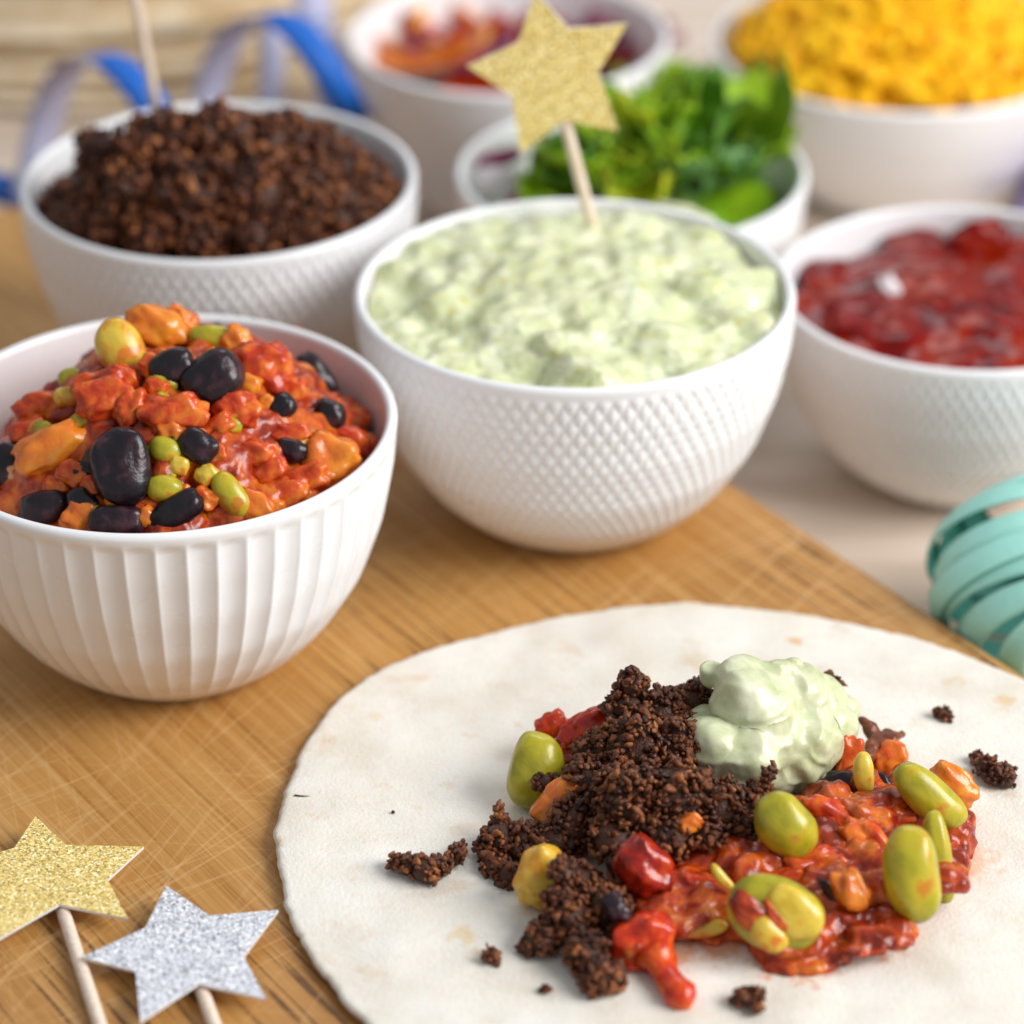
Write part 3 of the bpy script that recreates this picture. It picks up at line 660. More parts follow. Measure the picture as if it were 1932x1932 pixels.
for i in range(NA):
    i2 = (i+1) % NA
    F.append([(NR-1)*NA+i, top+i, top+i2, (NR-1)*NA+i2])
    for b in (0, 1): F.append([top+b*NA+i, top+(b+1)*NA+i, top+(b+1)*NA+i2, top+b*NA+i2])
def sp(px, py, r, k, c):
    p = at(px, py, 0.003); return (p.x, p.y, r*1.7, k, c)
TOR = m_tortilla([sp(1495,1216,0.0034,0.7,(0.68,0.36,0.13)), sp(1890,1340,0.0042,0.55,(0.70,0.42,0.16)), sp(860,1762,0.0050,0.5,(0.72,0.50,0.22)), sp(700,1345,0.0035,0.4,(0.74,0.56,0.30)),
                  sp(1490,1805,0.015,0.85,(0.66,0.20,0.03)), sp(1640,1780,0.010,0.7,(0.66,0.24,0.05)), sp(1250,1800,0.010,0.55,(0.70,0.28,0.06)), sp(1340,1790,0.010,0.6,(0.66,0.24,0.05)), sp(1800,1640,0.012,0.45,(0.68,0.30,0.08)), sp(1000,1500,0.008,0.4,(0.66,0.35,0.12))])
tag(link('flatbread', mesh_np('flatbread', V, F, TOR)), 'soft pale tortilla topped with filling in the foreground', 'tortilla')
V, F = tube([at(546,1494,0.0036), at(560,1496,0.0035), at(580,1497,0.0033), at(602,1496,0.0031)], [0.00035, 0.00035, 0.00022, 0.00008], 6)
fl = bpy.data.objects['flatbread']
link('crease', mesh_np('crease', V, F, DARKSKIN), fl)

# ------------------------------------------------------------------ filling on the flatbread
def B(px, py, r, z=None, dz=0.0, fl=None):
    k = 0.8/FPX*1.0; R = r*0.79/FPX
    z = (0.003 + R*0.75 if z is None else z) + dz
    p = at(px, py, z); R = r*mpp(p)
    return (p.x, p.y, p.z, R)
def flat(b, f): return (b[0], b[1], b[2], b[3], b[3], b[3]*f)
# sauce bed
sb = []
for px, py, r, z in [(1220,1640,90,.007),(1300,1620,80,.008),(1380,1640,85,.008),(1460,1640,80,.008),(1540,1600,75,.009),(1620,1570,70,.010),(1690,1550,70,.009),(1760,1560,62,.007),(1785,1600,48,.006),(1770,1650,50,.005),
                     (1560,1690,80,.008),(1640,1650,75,.009),(1700,1690,70,.007),(1660,1740,56,.005),(1600,1750,60,.005),(1520,1770,60,.005),(1450,1780,60,.005),(1380,1740,55,.005),(1310,1720,70,.006),(1240,1720,70,.006),(1200,1690,70,.006),
                     (1560,1540,50,.010),(1500,1560,50,.009),(1470,1806,40,.003),(1540,1806,36,.003),(1690,1775,30,.003),(1655,1790,24,.003),(1620,1500,44,.008),(1690,1500,40,.007),(1200,1600,60,.006),(1150,1520,70,.006),(1080,1450,60,.005),(1060,1420,40,.005),(1460,1818,40,.0036),(1510,1828,34,.0036),(1555,1816,40,.0036),(1420,1798,32,.0036),(1640,1794,30,.0036),(1690,1792,26,.0036),(1335,1778,24,.0036),(1365,1772,18,.0036)]:
    p = at(px, py, z); k = mpp(p); sb.append((p.x, p.y, p.z, r*k, r*k*1.15, 0.0065 if z > .004 else 0.0022))
for _ in range(55):
    px, py = random.choice([(1380,1660),(1560,1600),(1620,1680),(1700,1600),(1480,1760),(1260,1700),(1640,1740)]); px += random.gauss(0, 55); py += random.gauss(0, 42)
    if px > 1800 or py > 1800: continue
    r = random.uniform(20, 44); p = at(px, py, 0.0125 - 0.000008*abs(py-1620)*3); k = mpp(p); sb.append((p.x, p.y, p.z - r*k*0.1, r*k*random.uniform(.7, 1.5), r*k*random.uniform(.7, 1.3), r*k*0.5))
me = lumpy('tomato_sauce', sb, 0.0007, SAUCE, 9, [(0.0020, 150, 2.5), (0.0009, 380, 7.0), (0.00025, 900, 1.0)])
tag(link('tomato_sauce', me), 'chunky orange red tomato sauce spread on the tortilla', 'tomato sauce', kind='stuff')
def ht(x, y):   # height of the filling, for laying pieces on it
    p = Vector((x, y, 0)); c = at(1480, 1640, 0.0); d2 = ((x-c.x)/0.052)**2 + ((y-c.y)/0.030)**2
    return 0.003 + 0.013*max(0, 1-d2)**0.5 if d2 < 1 else 0.003
# mince
MA = [(1190,1300,30,.028),(1185,1275,17,.030),(1182,1345,46,.022),(1240,1355,52,.021),(1300,1330,38,.022),(1310,1300,18,.026),(1130,1430,58,.014),(1200,1430,80,.018),(1270,1430,72,.018),(1100,1500,66,.012),(1180,1520,80,.017),(1270,1520,78,.018),(1350,1535,58,.017),(1400,1535,42,.016),(1420,1500,24,.020),(1440,1472,13,.024),(1450,1460,9,.025),(1075,1560,58,.010),(1150,1595,48,.013),(1040,1590,42,.008),(1320,1585,42,.015),(1250,1590,48,.015),(1020,1480,22,.012),(1390,1580,30,.014)]
MB_ = [(935,1585,40,.006),(982,1585,36,.007),(918,1635,28,.004),(950,1655,30,.004),(900,1600,18,.005),(1000,1615,34,.006),(930,1548,15,.009),(932,1526,6,.0115)]
MC = [(1080,1680,52,.009),(1130,1720,50,.009),(1060,1740,54,.008),(1008,1775,36,.006),(1090,1800,44,.007),(1120,1845,42,.006),(1160,1690,32,.008),(1150,1765,28,.006),(990,1790,22,.004),(1052,1650,30,.016),(1040,1690,26,.013)]
KW = dict(zmin=0.0032, dens=2.0)
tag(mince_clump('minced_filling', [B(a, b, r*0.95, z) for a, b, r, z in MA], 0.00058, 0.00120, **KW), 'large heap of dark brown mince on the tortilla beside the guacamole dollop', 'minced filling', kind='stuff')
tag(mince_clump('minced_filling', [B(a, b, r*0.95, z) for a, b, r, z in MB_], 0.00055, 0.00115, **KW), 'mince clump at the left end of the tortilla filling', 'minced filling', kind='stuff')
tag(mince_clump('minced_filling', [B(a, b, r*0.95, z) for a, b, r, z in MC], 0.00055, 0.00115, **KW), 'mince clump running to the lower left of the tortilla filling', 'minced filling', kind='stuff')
for balls, lab in [([(760,1628,24),(790,1640,26),(815,1630,22),(735,1625,16),(850,1612,20),(858,1596,12),(800,1655,14)], 'largest loose mince crumb left of the filling'),
                   ([(912,1806,14),(918,1796,10)], 'small mince crumb near the lower left of the filling'),
                   ([(1012,1868,8)], 'tiny reddish crumb below the filling'),
                   ([(1390,1885,20),(1410,1890,18),(1372,1893,12),(1412,1912,12)], 'mince crumb at the bottom of the tortilla'),
                   ([(1850,1460,22),(1875,1475,22),(1890,1490,16),(1835,1445,12),(1895,1470,12),(1862,1485,14)], 'mince crumb at the right of the tortilla'),
                   ([(1770,1360,13),(1778,1366,9)], 'small round crumb above the right mince crumb'),
                   ([(732,1528,4)], 'tiny speck of mince on the left of the tortilla')]:
    bb = [B(*b) for b in balls]
    tag(mince_clump('mince_crumb', bb, 0.0005, 0.0010, zmin=0.0032, dens=1.6, jitter=0.5), lab, 'mince crumb', 'loose mince crumbs on the tortilla')

# dollop
db = []
for px, py, r, z, f in [(1430,1400,108,.018,.9),(1370,1420,78,.015,.9),(1340,1390,56,.018,.9),(1480,1410,96,.016,.9),(1545,1390,66,.012,.9),(1575,1360,42,.012,.9),(1420,1330,80,.028,.9),(1480,1330,76,.024,.9),(1400,1290,60,.031,.8),(1460,1278,42,.032,.7),(1350,1278,34,.031,.7),(1480,1265,26,.031,.7),(1530,1340,60,.017,.9),(1360,1470,36,.011,.9),(1500,1460,50,.010,.9),(1320,1400,44,.017,.9),(1335,1460,26,.013,.9),(1305,1388,22,.019,.9),(1560,1420,40,.009,.9),(1590,1345,24,.011,.9),(1345,1420,62,.020,.9),(1400,1440,70,.018,.9),(1375,1478,30,.014,.9),(1312,1400,34,.021,.9),(1460,1460,50,.013,.9)]:
    p = at(px, py, z); R = r*mpp(p); db.append((p.x, p.y, p.z, R, R*f, R*f*0.98))
me = lumpy('guacamole_dollop', db, 0.0006, DIP, 7, [])
V = np.zeros(len(me.vertices)*3, np.float32); me.vertices.foreach_get('co', V); V = V.reshape(-1, 3).astype(float)
Fd = np.array([p.vertices[:] for p in me.polygons]); N = vnormals(V, Fd)
dc = V.mean(0); disp = []
for p in V:
    q = p - dc; sw = nz((q[0], q[1], q[2]), 45, 3.0); sw2 = nz(q, 110, 6.0)
    fold = math.sin((q[0]*0.8 - q[1]*0.35 + q[2]*0.9)*520 + sw*7.0)
    rg = 1 - abs(nz((q[0]*0.6 + q[1]*0.5, q[1]*0.25 - q[0]*0.3, q[2]*1.3), 120, 1.0 + sw*0.6))*2.4
    disp.append(0.0009*max(0, rg)**1.5 + 0.0016*sw + 0.0010*fold*(0.4 + 0.6*max(0, sw2 + .3)) + 0.0012*sw2 + 0.0002*nz(p, 500, 4.0))
V = V + N*np.array(disp)[:, None]; me.vertices.foreach_set('co', V.astype(np.float32).ravel()); me.update()
tag(link('guacamole_dollop', me), 'smooth pale green dollop of guacamole on top of the filling', 'guacamole')
def lift(px, py, z): return at(px, py, z)
bb = [B(1500,1287,11,.026), B(1492,1283,8,.026)]; bb2 = [B(1560,1293,13,.020), B(1570,1302,12,.020), B(1552,1285,8,.021)]
Vg, Fg, Tg = grains(bb + bb2, 0.0006, 0.0011, dens=1.1)
o = link('mince_crumb', mesh_np('mince_crumb', Vg, Fg, MINCE, True, Tg)); tag(o, 'two joined dark crumbs on the back of the guacamole dollop', 'mince crumb', 'loose mince crumbs on the tortilla')
Vt, Ft = tube([at(1505,1292,.0258), at(1525,1300,.0245), at(1552,1300,.0208)], 0.0003, 6)
link('thread', mesh_np('thread', Vt, Ft, DARKSKIN), o)

# pieces on the filling
def zf(z): return lambda x, y: z
GE = 'green soybeans on the tortilla'
for a in [(1000,1452,148,106,78,.0135,EDA,'green soybean at the far left of the tortilla filling'),
          (1468,1562,135,104,-52,.0215,EDA,'green soybean in the middle of the tortilla filling'),
          (1742,1515,168,80,-42,.019,EDA,'long green soybean at the top right of the tortilla filling'),
          (1757,1628,178,54,-82,.0155,EDA,'narrow soybean half hidden behind the upright one'),
          (1706,1658,182,106,-82,.0205,EDA,'upright green soybean at the right of the tortilla filling')]:
    bean('soybean', a[0], a[1], a[2], a[3], a[4], zf(a[5]-0.004), a[6], a[7], 'soybean', 0.1, 0.13 if a[1] != 1562 else 0.03, 2.25, None, GE, 0.07)
# split soybean: two halves seen from inside
p0 = at(1450, 1732, 0.0145); rt = empty('split_soybean', p0)
PX = mpp(p0)
def piece(nm, m, dx, dy, up, L, Wd, ang, dep, kink, seed, rough):
    V, F = bean_mesh('h', m, kink, 2.2, 4, seed, rough); o = place(nm, V, F, m, p0, L, Wd, ang, dep, rt)
    o.location = VR*(dx*PX) + VU*(dy*PX) + VT*(up*PX)
piece('shell', EDA, 0, 0, 0, 188, 142, -24, 62, 0.05, 3, 0.04)
piece('half_bean', YEL, 32, 3, 20, 124, 92, -38, 44, 0.10, 5, 0.07)
piece('half_bean', YEL, -16, -34, 22, 84, 60, -48, 44, 0.08, 9, 0.08)
piece('sauce_smear', SAUCE, -50, 6, 20, 88, 56, -52, 36, 0.0, 2, 0.25)
piece('sauce_smear', CHUNK, 2, -6, 28, 92, 22, -52, 26, 0.2, 6, 0.3)
tag(rt, 'split open yellow soybean at the bottom of the tortilla filling', 'soybean', GE)
for a in [(1302,1756,116,36,4,.0095,YEL,'yellow green bean wedge below the mince','bean wedge'),(1350,1662,66,22,-50,.0185,YEL,'small curved yellow sliver above the split soybean','bean sliver'),
          (1620,1470,84,40,-86,.0185,YEL,'yellow bean half standing right of the dollop','bean half')]:
    bean('bean_piece', a[0], a[1], a[2], a[3], a[4], zf(a[5]-.003), a[6], a[7], a[8], 0.1, 0.35 if a[2] < 80 else 0.12, 2.2, None)
for a in [(1008,1650,118,86,65,.0125,BEANY,'yellow bean chunk half under mince at the left','bean chunk',.22),(1590,1690,86,62,-62,.0165,ORANGE,'orange pepper piece right of the split soybean','pepper piece',.3),
          (1040,1512,110,62,48,.0145,ORANGE,'orange piece under the mince at the left','pepper piece',.25),(1790,1492,100,62,-38,.012,ORANGE,'orange pepper behind the long right soybean','pepper piece',.2),
          (1600,1532,50,60,70,.013,YEL,'pale yellow bit below the bean half','bean bit',.35),(1660,1512,36,28,10,.012,YEL,'tiny pale bit by the long soybean','bean bit',.3),
          (1425,1626,64,56,70,.013,ORANGE,'orange tomato bit beside the middle soybean','tomato piece',.35),(1670,1765,90,46,-15,.006,ORANGE,'orange tomato piece at the lower right edge of the filling','tomato piece',.35),
          (1290,1560,50,34,30,.022,ORANGE,'small orange bit in the mince heap','pepper piece',.35)]:
    chunk('vegetable_piece', a[0], a[1], a[2], a[3], a[4], zf(a[5]-.003), a[6], a[7], a[8], 0.15, a[9])
for a in [(1202,1640,130,96,-55,.0165,TOMRED,'dark red tomato chunk in the middle of the mince',.22),(1196,1776,124,96,20,.0095,TOMBR,'glossy red tomato piece with a drip at the bottom',.3),
          (1104,1374,118,66,28,.017,TOMBR,'red tomato piece behind the mince heap',.35),(1034,1368,46,60,-60,.016,TOMBR,'small red tomato tip above the left soybean',.3),
          (1560,1560,150,80,-18,.013,CHUNK,'tomato piece below the dollop',.4),(1640,1620,170,70,-48,.013,CHUNK,'long tomato piece left of the upright soybean',.35),
          (1700,1570,110,70,10,.011,CHUNK,'tomato piece under the long right soybean',.4),(1520,1650,120,80,10,.012,CHUNK,'tomato piece below the middle soybean',.45),
          (1310,1690,120,80,-20,.010,TOMRED,'dark tomato pulp left of the split soybean',.45),(1640,1700,90,110,80,.011,CHUNK,'tomato pulp beside the orange pepper piece',.45),
          (1540,1790,150,60,6,.006,CHUNK,'tomato pulp under the split soybean',.4),(1785,1600,60,130,-5,.008,CHUNK,'tomato pulp at the right edge of the filling',.4),
          (1590,1440,50,90,-10,.012,CHUNK,'tomato strip standing beside the dollop',.35),(1665,1440,70,56,20,.010,CHUNK,'tomato bit right of the bean half',.35),(1440,1680,120,50,15,.012,CHUNK,'tomato shred above the split soybean',.4)]:
    chunk('tomato_piece', a[0], a[1], a[2], a[3], a[4], zf(a[5]-.003), a[6], a[7], 'tomato piece', 0.2, a[8], group='tomato pieces on the tortilla')
pa = [at(1215,1800,.007), at(1232,1822,.0055), at(1240,1845,.0048), at(1256,1868,.0045), at(1272,1885,.0048), at(1276,1905,.0042)]
V, F = tube(pa, [0.0055, 0.0036, 0.0026, 0.0032, 0.0037, 0.0014], 14)
V = roughen(np.array(V), np.array([f[:3] for f in F if len(f) == 4]), [(0.0010, 320, 1.0)])
tag(link('tomato_drip', mesh_np('tomato_drip', V, F, TOMBR)), 'tail of red tomato skin trailing down the tortilla', 'tomato skin')
for a in [(1580,1490,90,52,10,.012,BLACKB,'dark bean piece under the right of the dollop'),(1655,1498,52,60,60,.011,BLACKB,'black bean bit behind the yellow bean half'),(1560,1440,60,56,30,.010,MINCE if False else DARKSKIN,'dark crumb behind the right edge of the dollop'),(1580,1728,150,22,-52,.0125,DARKSKIN,'dark skin strip running beside the split soybean'),(1150,1715,60,40,-60,.017,BLACKB,'black bean bit in the lower mince clump'),(1170,1660,40,110,30,.012,DARKSKIN,'dark skin along the red tomato chunk')]:
    chunk('dark_piece', a[0], a[1], a[2], a[3], a[4], zf(a[5]-.003), a[6], a[7], 'dark bean piece', 0.2, 0.3)
# browned onion scrap with arms
c0 = at(1650, 1405, .009)
arms = [(at(1622,1372,.012), .0012), (at(1692,1398,.006), .0010), (at(1628,1440,.010), .0016), (at(1672,1412,.008), .0022)]
fb = [(c0.x, c0.y, c0.z, .0032, .0026, .0018)]
for e, r in arms:
    for t in np.linspace(0, 1, 7):
        q = c0.lerp(e, t); rr = .0024*(1-t) + r*t; fb.append((q.x, q.y, q.z, rr, rr, rr*0.8))
me = lumpy('onion_scrap', fb, 0.0005, m_wet('browned_onion', [(.3, (.05, .014, .008)), (.7, (.24, .055, .015))], 200, .35, 0, .4, 600), 2, [(0.0009, 350, 1.0)])
tag(link('onion_scrap', me), 'browned star-shaped onion scrap right of the dollop', 'onion scrap')

# ------------------------------------------------------------------ sweetcorn, salad, peppers
V, F = bean_mesh('k', CORN, 0.0, 2.6, 3, 1.0, 0.1); V = V*np.array([0.0046, 0.0038, 0.0029]); V[:, 1] *= 1 + 0.35*V[:, 0]/0.0046
KM = mesh_np('corn_kernel', V, F, CORN)
hc = lambda x, y: B_CORN.z + 0.053 - 0.003 + 0.027*max(-0.2, 1 - ((x-B_CORN.x)**2 + (y-B_CORN.y)**2)/0.061**2)
kern = []
for n in range(300):
    q = math.sqrt((n+0.5)/300)*0.0582; a = n*2.39996
    x, y = B_CORN.x + q*math.cos(a) + random.gauss(0, .001), B_CORN.y + q*math.sin(a) + random.gauss(0, .001)
    o = link('corn_kernel', KM, loc=(x, y, hc(x, y) + random.uniform(-.003, .0015)))
    o.rotation_euler = Euler((random.uniform(-.9, .9), random.uniform(-.9, .9), random.uniform(0, 6.3)))
    s = random.uniform(.8, 1.05); o.scale = (s, s, s)
    tag(o, 'yellow kernel in the heap of sweetcorn at the back right', 'sweetcorn kernel', 'sweetcorn kernels heaped in the large bowl')
Vd, Fd2 = lathe([(0.0005, 0.026), (0.02, 0.022), (0.04, 0.012), (0.055, -0.004), (0.058, -0.016)][::-1], 64)
tag(link('sweetcorn_mass', mesh_np('sweetcorn_mass', Vd, Fd2, CORN), loc=(B_CORN.x, B_CORN.y, B_CORN.z + 0.049)), 'lower layers of sweetcorn filling the large white bowl', 'sweetcorn', kind='stuff')

def leaf(L, Wd, curl, bend, frill, seed):
    nu, nv = 22, 13; V = []
    for i in range(nu):
        t = i/(nu-1); w = Wd*math.sin(math.pi*min(1, t*0.93+0.07))**0.7*(1 + 0.12*math.sin(t*34+seed))
        ang = bend*t; R = L/bend if abs(bend) > 1e-3 else 1e6
        for j in range(nv):
            s = j/(nv-1)*2-1
            V.append((s*w/2*math.cos(curl*s*.5), R*math.sin(ang), R*(1-math.cos(ang)) + curl*w*0.35*s*s + frill*abs(s)**2*math.sin(t*19+seed+s*3)))
    F = np.array([[i*nv+j, i*nv+j+1, (i+1)*nv+j+1, (i+1)*nv+j] for i in range(nu-1) for j in range(nv-1)])
    return np.array(V), F
hl = dome(B_SALAD, 0.064, -0.010, 0.016, 0.046, 0.006, 0.0)
LS = [(1060,290,1),(1035,340,1),(1090,350,1),(1140,330,1),(1110,250,1),(1180,250,2),(1210,300,2),(1240,240,1),(1160,200,1),(1290,230,0),(1330,260,0),(1260,290,0),(1380,290,0),(1420,260,3),(1460,240,1),(1470,290,1),(1440,330,3),(1390,345,3),(1330,360,3),(1260,355,2),(1190,365,2),(1130,290,2),(1470,310,0),(1400,220,0),(1440,200,0),(1220,200,1),(1110,300,0),(1300,310,1),(1350,310,0),(1200,330,1),(1080,380,0),(1160,300,1),(1400,370,0),(1280,260,1),(1240,320,2),(1170,280,2),(1320,220,0),(1360,200,0),(1200,220,1),(1150,240,1),(1270,200,1),(1230,270,2),(1040,380,1),(1300,380,1),(1350,385,0)]
cats = {0: ('dark green', 'salad leaves in the bowl behind the guacamole'), 1: ('mid green', None), 2: ('bright yellow green', None), 3: ('cool blue green', None)}
for i, (px, py, m) in enumerate(LS):
    px = 1075 + (px - 1035)*0.80; py = 215 + (min(py, 350) - 200)*0.88
    p = hit(px, py, hl)
    V, F = leaf(random.uniform(.026, .040), random.uniform(.016, .028), random.uniform(.3, 1.0), random.uniform(.5, 1.6), random.uniform(.0015, .0035), i*1.3)
    me = mesh_np('salad_leaf', V, F, LEAF[m]); sm = None
    o = link('salad_leaf', me, loc=p + Vector((0, 0, random.uniform(-.004, .004))))
    md = o.modifiers.new('thickness', 'SOLIDIFY'); md.thickness = 0.0004
    out = math.atan2(p.y - B_SALAD.y, p.x - B_SALAD.x)
    o.rotation_euler = Euler((random.uniform(-.5, .5), random.uniform(-.5, .5), random.uniform(0, 6.28)))
    o.location -= o.rotation_euler.to_matrix() @ Vector((0, 0.015, 0.003))
    tag(o, '%s salad leaf in the bowl behind the guacamole' % cats[m][0], 'salad leaf', '%s salad leaves in the small bowl' % cats[m][0])
tag(link('salad_base', lumpy('salad_base', [(B_SALAD.x+.011, B_SALAD.y, TZ+.042, .040, .042, .020)], 0.003, LEAF[1], 2, [(.004, 80, 1)])), 'shaded salad deeper in the bowl', 'salad', kind='stuff')
# curled long leaf at the right of the salad
V, F = leaf(.056, .017, .8, 2.0, .003, 5.0); o = link('salad_leaf', mesh_np('salad_leaf', V, F, LEAF[1]), loc=at(1345, 360, TZ+.062))
o.modifiers.new('thickness', 'SOLIDIFY').thickness = .0005; o.rotation_euler = Euler((0.15, 0.2, -1.15)); tag(o, 'long curled leaf sweeping up at the right of the salad bowl', 'salad leaf')
for px, py, L, Wd, ang, m, lab in [(950,302,96,36,18,ONION,'purple onion slice in the salad bowl'),(950,345,96,60,0,ONIONW,'white onion slice under the purple one in the salad bowl'),(1000,375,70,30,20,ONION,'purple onion end near the salad bowl front')]:
    chunk('onion_slice', px, py, L, Wd, ang, zf(TZ+.060), m, lab, 'onion slice', 0.3, 0.15, group='onion slices in the salad bowl')

PM = {'red': TOMRED, 'orange': ORANGE, 'yellow': CORN, 'purple': ONION}
def strip(name, p, L, w, bend, rot, mat, label, cat, group):
    V = []; n = 16
    for i in range(n):
        t = i/(n-1)-0.5; a = bend*t; R = L/bend
        ctr = Vector((R*math.sin(a), R*(1-math.cos(a)), 0)); nn = Vector((-math.sin(a), math.cos(a), 0)); ww = w*(0.6+0.4*math.cos(t*2.6))
        for (s, q) in ((-1, -1), (1, -1), (1, 1), (-1, 1)): V.append(ctr + nn*(q*0.0014) + Vector((0, 0, s*ww/2)))
    F = [[i*4+k, i*4+(k+1) % 4, (i+1)*4+(k+1) % 4, (i+1)*4+k] for i in range(n-1) for k in range(4)] + [[3, 2, 1, 0], [(n-1)*4+k for k in range(4)]]
    o = link(name, mesh_np(name, [tuple(v) for v in V], F, mat), loc=p); o.rotation_euler = rot
    b = o.modifiers.new('b', 'BEVEL'); b.width = .0008; b.segments = 2
    return tag(o, label, cat, group)
for i, (px, py, m) in enumerate([(800,75,'red'),(850,60,'red'),(880,90,'red'),(930,70,'red'),(960,40,'orange'),(1000,20,'yellow'),(760,95,'yellow'),(790,100,'orange'),(840,105,'orange'),(900,110,'purple'),(960,100,'red'),(1010,80,'red'),(1060,90,'red'),(1100,50,'red'),(1090,15,'red'),(1150,75,'red'),(1190,70,'purple'),(1180,95,'purple'),(1130,100,'red'),(980,10,'orange'),(900,40,'orange'),(870,120,'purple'),(1040,40,'orange'),(1060,120,'purple')]):
    p = at(px, py, TZ + 0.048 + random.uniform(-.003, .004))
    strip('pepper_strip' if m != 'purple' else 'onion_slice', p, random.uniform(.034, .050), random.uniform(.010, .015), random.uniform(.8, 2.0), Euler((random.uniform(0.6, 1.9), random.uniform(-.4, .4), random.uniform(-.8, .8))), PM[m],
          ('%s pepper strip in the bowl behind the gold star' if m != 'purple' else '%s onion slice in the bowl behind the gold star') % m, 'pepper strip' if m != 'purple' else 'onion slice', '%s slices in the back bowl' % m)
tag(link('pepper_mass', lumpy('pepper_mass', [(B_BACK.x, B_BACK.y, TZ+.032, .044, .044, .013)], 0.003, TOMRED, 2, [(.004, 90, 1)])), 'red peppers deeper in the back bowl', 'peppers', kind='stuff')

# ------------------------------------------------------------------ stacked flatbreads at the back left
BRD = NT('stacked_flatbread'); n1 = BRD.noise(60, 4, .6)
BRD.set(Base_Color=BRD.ramp(n1, [(0.32, (0.56, 0.38, 0.18)), (0.48, (0.76, 0.61, 0.40)), (0.66, (0.84, 0.75, 0.59))]), Roughness=.75); BRD.bump(BRD.noise(300, 3), .3, .001)
names = ['topmost', 'second from the top', 'third from the top', 'fourth from the top', 'fifth from the top', 'sixth from the top', 'seventh from the top', 'bottom']
SC = at(-40, 200, TZ); SC = Vector((-0.165, 1.290, TZ))
for i in range(8):
    z = 0.0035 + (7-i)*0.0078; R = 0.170 + random.uniform(-.006, .006); ox, oy = random.uniform(-.004, .004), random.uniform(-.004, .004)
    prof = [(0.001, -.0018), (R*.6, -.0022), (R*.9, -.0028), (R*.99, -.0022), (R, 0.0), (R*.99, .0022), (R*.9, .0028), (R*.6, .0022), (0.001, .0018)]
    V, F = lathe(prof, 150); V = np.array(V)
    for k, p in enumerate(V):
        q = math.hypot(p[0], p[1])/R
        V[k, 2] += q*q*(0.0030*nz((p[0], p[1], i*.3), 14, i) + 0.0010*nz((p[0], p[1], i), 60, i)); V[k, :2] *= 1 + .02*nz((p[0]/R*3, p[1]/R*3, i*2), 1, i)
    tag(link('stacked_flatbread', mesh_np('stacked_flatbread', V, F, BRD.m), loc=(SC.x+ox, SC.y+oy, TZ+z)), '%s flatbread in the stack at the back left' % names[i], 'tortilla', 'stack of flatbreads')

# ------------------------------------------------------------------ ribbons
def ribbon(P, Nn, w, mats, thick=0.00025):
    """P centre points, Nn outward normals; the outer face takes mats[0], the inner mats[1]"""
    V, F, mi = [], [], []
    n = len(P)
    for i in range(n):
        d = (P[min(i+1, n-1)] - P[max(i-1, 0)]).normalized(); s = d.cross(Nn[i]).normalized(); wn = Nn[i]
        for a, b in ((-1, 1), (1, 1), (1, -1), (-1, -1)): V.append(tuple(P[i] + s*(a*w/2) + wn*(b*thick)))
    for i in range(n-1):
        for k, m in ((0, 0), (1, 0), (2, 1), (3, 1)):
            F.append([i*4+k, i*4+(k+1) % 4, (i+1)*4+(k+1) % 4, (i+1)*4+k]); mi.append(m)
    me = bpy.data.meshes.new('ribbon'); me.from_pydata(V, [], F)
    for m in mats: me.materials.append(m)
    me.polygons.foreach_set('material_index', mi); me.polygons.foreach_set('use_smooth', [True]*len(F)); me.update(); return me
def helix(c, axis, pitch, r, t0, t1, w, mats):
    ax = Vector(axis).normalized(); e1 = Vector((ax.y, -ax.x, 0)).normalized(); ez = Vector((0, 0, 1)); P, N = [], []
    for t in np.linspace(t0, t1, int(30*(t1-t0))):
        a = -2*math.pi*t; rad = e1*math.cos(a) + ez*math.sin(a)
        P.append(Vector(c) + ax*(pitch*t) + rad*r); N.append(rad)
    return ribbon(P, N, w, mats)
c = at_y(298, 190, 1.0)
tag(link('curled_ribbon', helix(c, (0.93, 0.34, 0.10), 0.060, 0.0215, -0.75, 1.25, 0.0115, [BLUE, LILAC])), 'corkscrew ribbon blue outside and lilac inside behind the mince bowl', 'ribbon')
c = at(-60, 352, TZ+.03)
tag(link('curled_ribbon', ribbon([at_y(-80+14*k, 318+4*k + 6*math.sin(k*.7), .992+.001*k) for k in range(11)], [Vector((.1, -.75, .65)).normalized()]*11, .011, [BLUE, LILAC])), 'short dark blue ribbon end at the left edge of the photo', 'ribbon')
P = [at_y(640, 330, 1.02), at_y(655, 230, 1.03), at_y(640, 120, 1.05), at_y(610, 30, 1.08), at_y(600, -60, 1.1)]
PP = []; NN = []
for i in range(len(P)-1):
    for t in np.linspace(0, 1, 6, endpoint=False): PP.append(P[i].lerp(P[i+1], t)); NN.append(Vector((.2, -1, .3)).normalized())
tag(link('curled_ribbon', ribbon(PP, NN, .013, [LILAC, BLUE])), 'lilac ribbon length hanging beside the back bowl', 'ribbon')

P = [at_y(522, 40, 1.075), at_y(530, 110, 1.06), at_y(522, 190, 1.05), at_y(505, 300, 1.045)]; PP = []; NN = []
for i in range(3):
    for t in np.linspace(0, 1, 6, endpoint=False): PP.append(P[i].lerp(P[i+1], t)); NN.append(Vector((-.2, -1, .3)).normalized())
tag(link('curled_ribbon', ribbon(PP, NN, .009, [LILAC, BLUE])), 'short lilac ribbon strand inside the second blue curl', 'ribbon')
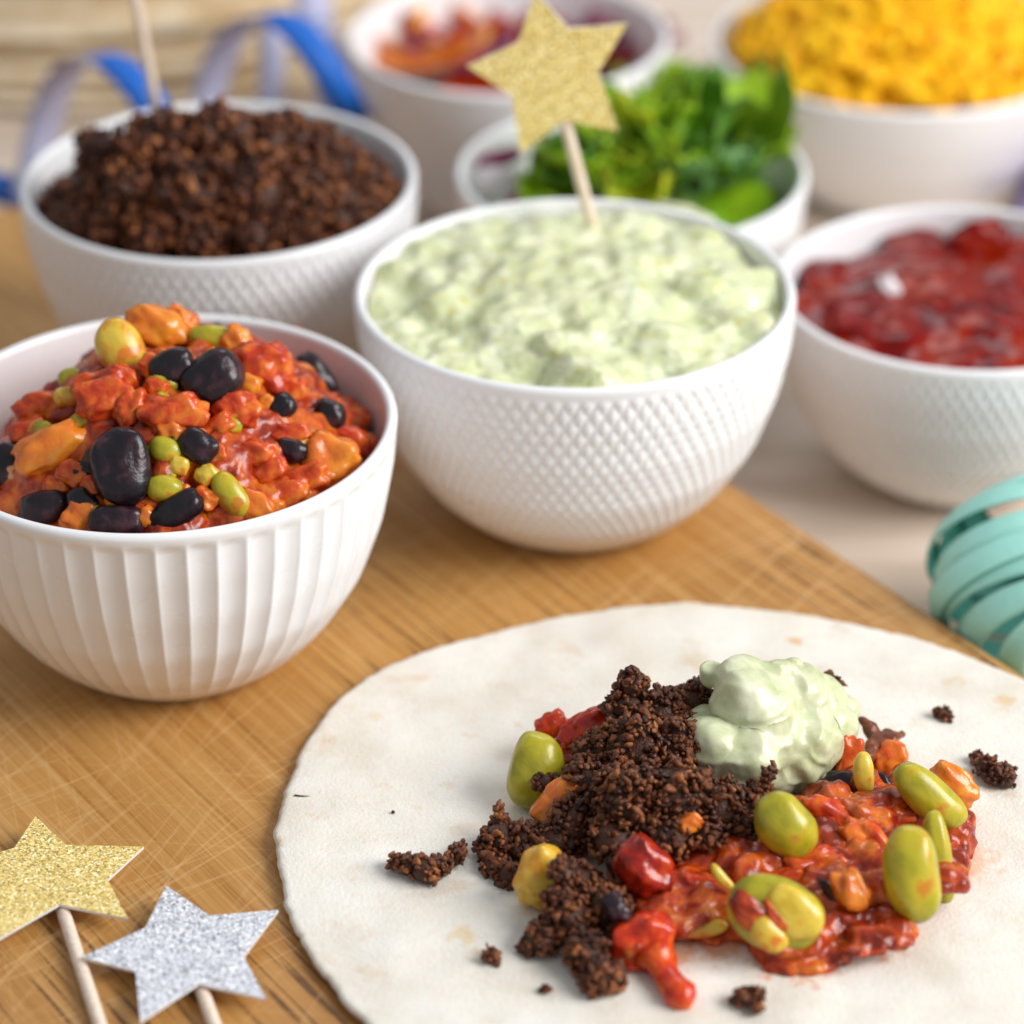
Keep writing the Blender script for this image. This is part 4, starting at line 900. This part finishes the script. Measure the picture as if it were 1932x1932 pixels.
# mint ribbon coil at the right
CC = at(2006, 1122, 0.0015); CR = 0.0375
AX = (VR*0.10 - VU*0.66 + VT*0.70).normalized(); E1 = AX.orthogonal().normalized(); E2 = AX.cross(E1)
root = empty('ribbon_coil', (CC.x, CC.y, TZ)); root.scale = (1, 1, 0.73)
off = Vector((0, 0, CR))
rngm = random.Random(5)
for i in range(11):
    ph = math.radians(14 + i*14.2); ax = (AX + VR*rngm.uniform(-.15, .15) + VU*rngm.uniform(-.15, .15)).normalized(); f1 = ax.orthogonal().normalized(); f2 = ax.cross(f1)
    R = CR*rngm.uniform(.94, 1.03); w2 = math.radians(rngm.uniform(6.5, 7.8)); V, F, mi = [], [], []
    na, nb = 110, 5
    for s in (0, 1):
        for a in range(na):
            t = 2*math.pi*a/na; wob = 1 + .012*math.sin(3*t+i) 
            for b in range(nb):
                q = ph + w2*(b/(nb-1)*2-1); rr = R*wob*(0.985 + .015*abs(math.sin(math.pi*b/(nb-1)))) - s*.0004
                V.append(tuple(off + (ax*math.cos(q) + (f1*math.cos(t) + f2*math.sin(t))*math.sin(q))*rr))
    for s in (0, 1):
        for a in range(na):
            for b in range(nb-1):
                i0 = s*na*nb + a*nb + b; i1 = s*na*nb + ((a+1) % na)*nb + b
                F.append([i0, i1, i1+1, i0+1] if s == 0 else [i0, i0+1, i1+1, i1]); mi.append(s)
    for a in range(na):
        for b in (0, nb-1):
            i0 = a*nb+b; i1 = ((a+1) % na)*nb+b; F.append([i0, i0+na*nb, i1+na*nb, i1]); mi.append(1)
    me = bpy.data.meshes.new('ribbon_loop'); me.from_pydata(V, [], F); me.materials.append(MINT); me.materials.append(MINTD)
    me.polygons.foreach_set('material_index', mi); me.polygons.foreach_set('use_smooth', [True]*len(F)); me.update()
    link('ribbon_loop', me, root)
tag(root, 'mint green ribbon coil at the right edge beside the board', 'ribbon coil')

# crumpled purple paper napkin by the corn bowl
nx, ny = 40, 40; V = []
c0, c1, c2, c3 = at(1895, 385, TZ), at(2120, 385, TZ), at(2060, -60, TZ), at(1850, -70, TZ)
c0, c3 = Vector((.170, .985, TZ)), Vector((.200, 1.30, TZ)); c1, c2 = c0 + Vector((.14, 0, 0)), c3 + Vector((.14, 0, 0))
for j in range(ny):
    for i in range(nx):
        u, v = i/(nx-1), j/(ny-1); p = c0.lerp(c1, u).lerp(c3.lerp(c2, u), v)
        p.x += .010*math.exp(-((p.y-1.075)/.055)**2)
        z = .006 + .024*math.sin(math.pi*u)*(.5 + .5*math.sin(math.pi*v)) + .016*(nz((p.x, p.y, 0), 26, 3)) + .007*abs(nz((p.x, p.y, 0), 70, 5))
        V.append((p.x, p.y, TZ + max(.001, z)))
F = np.array([[j*nx+i, j*nx+i+1, (j+1)*nx+i+1, (j+1)*nx+i] for j in range(ny-1) for i in range(nx-1)])
o = link('paper_napkin', mesh_np('paper_napkin', V, F, PURPLE, False)); o.modifiers.new('t', 'SOLIDIFY').thickness = .0004
tag(o, 'crumpled purple paper napkin behind and right of the sweetcorn bowl', 'napkin')
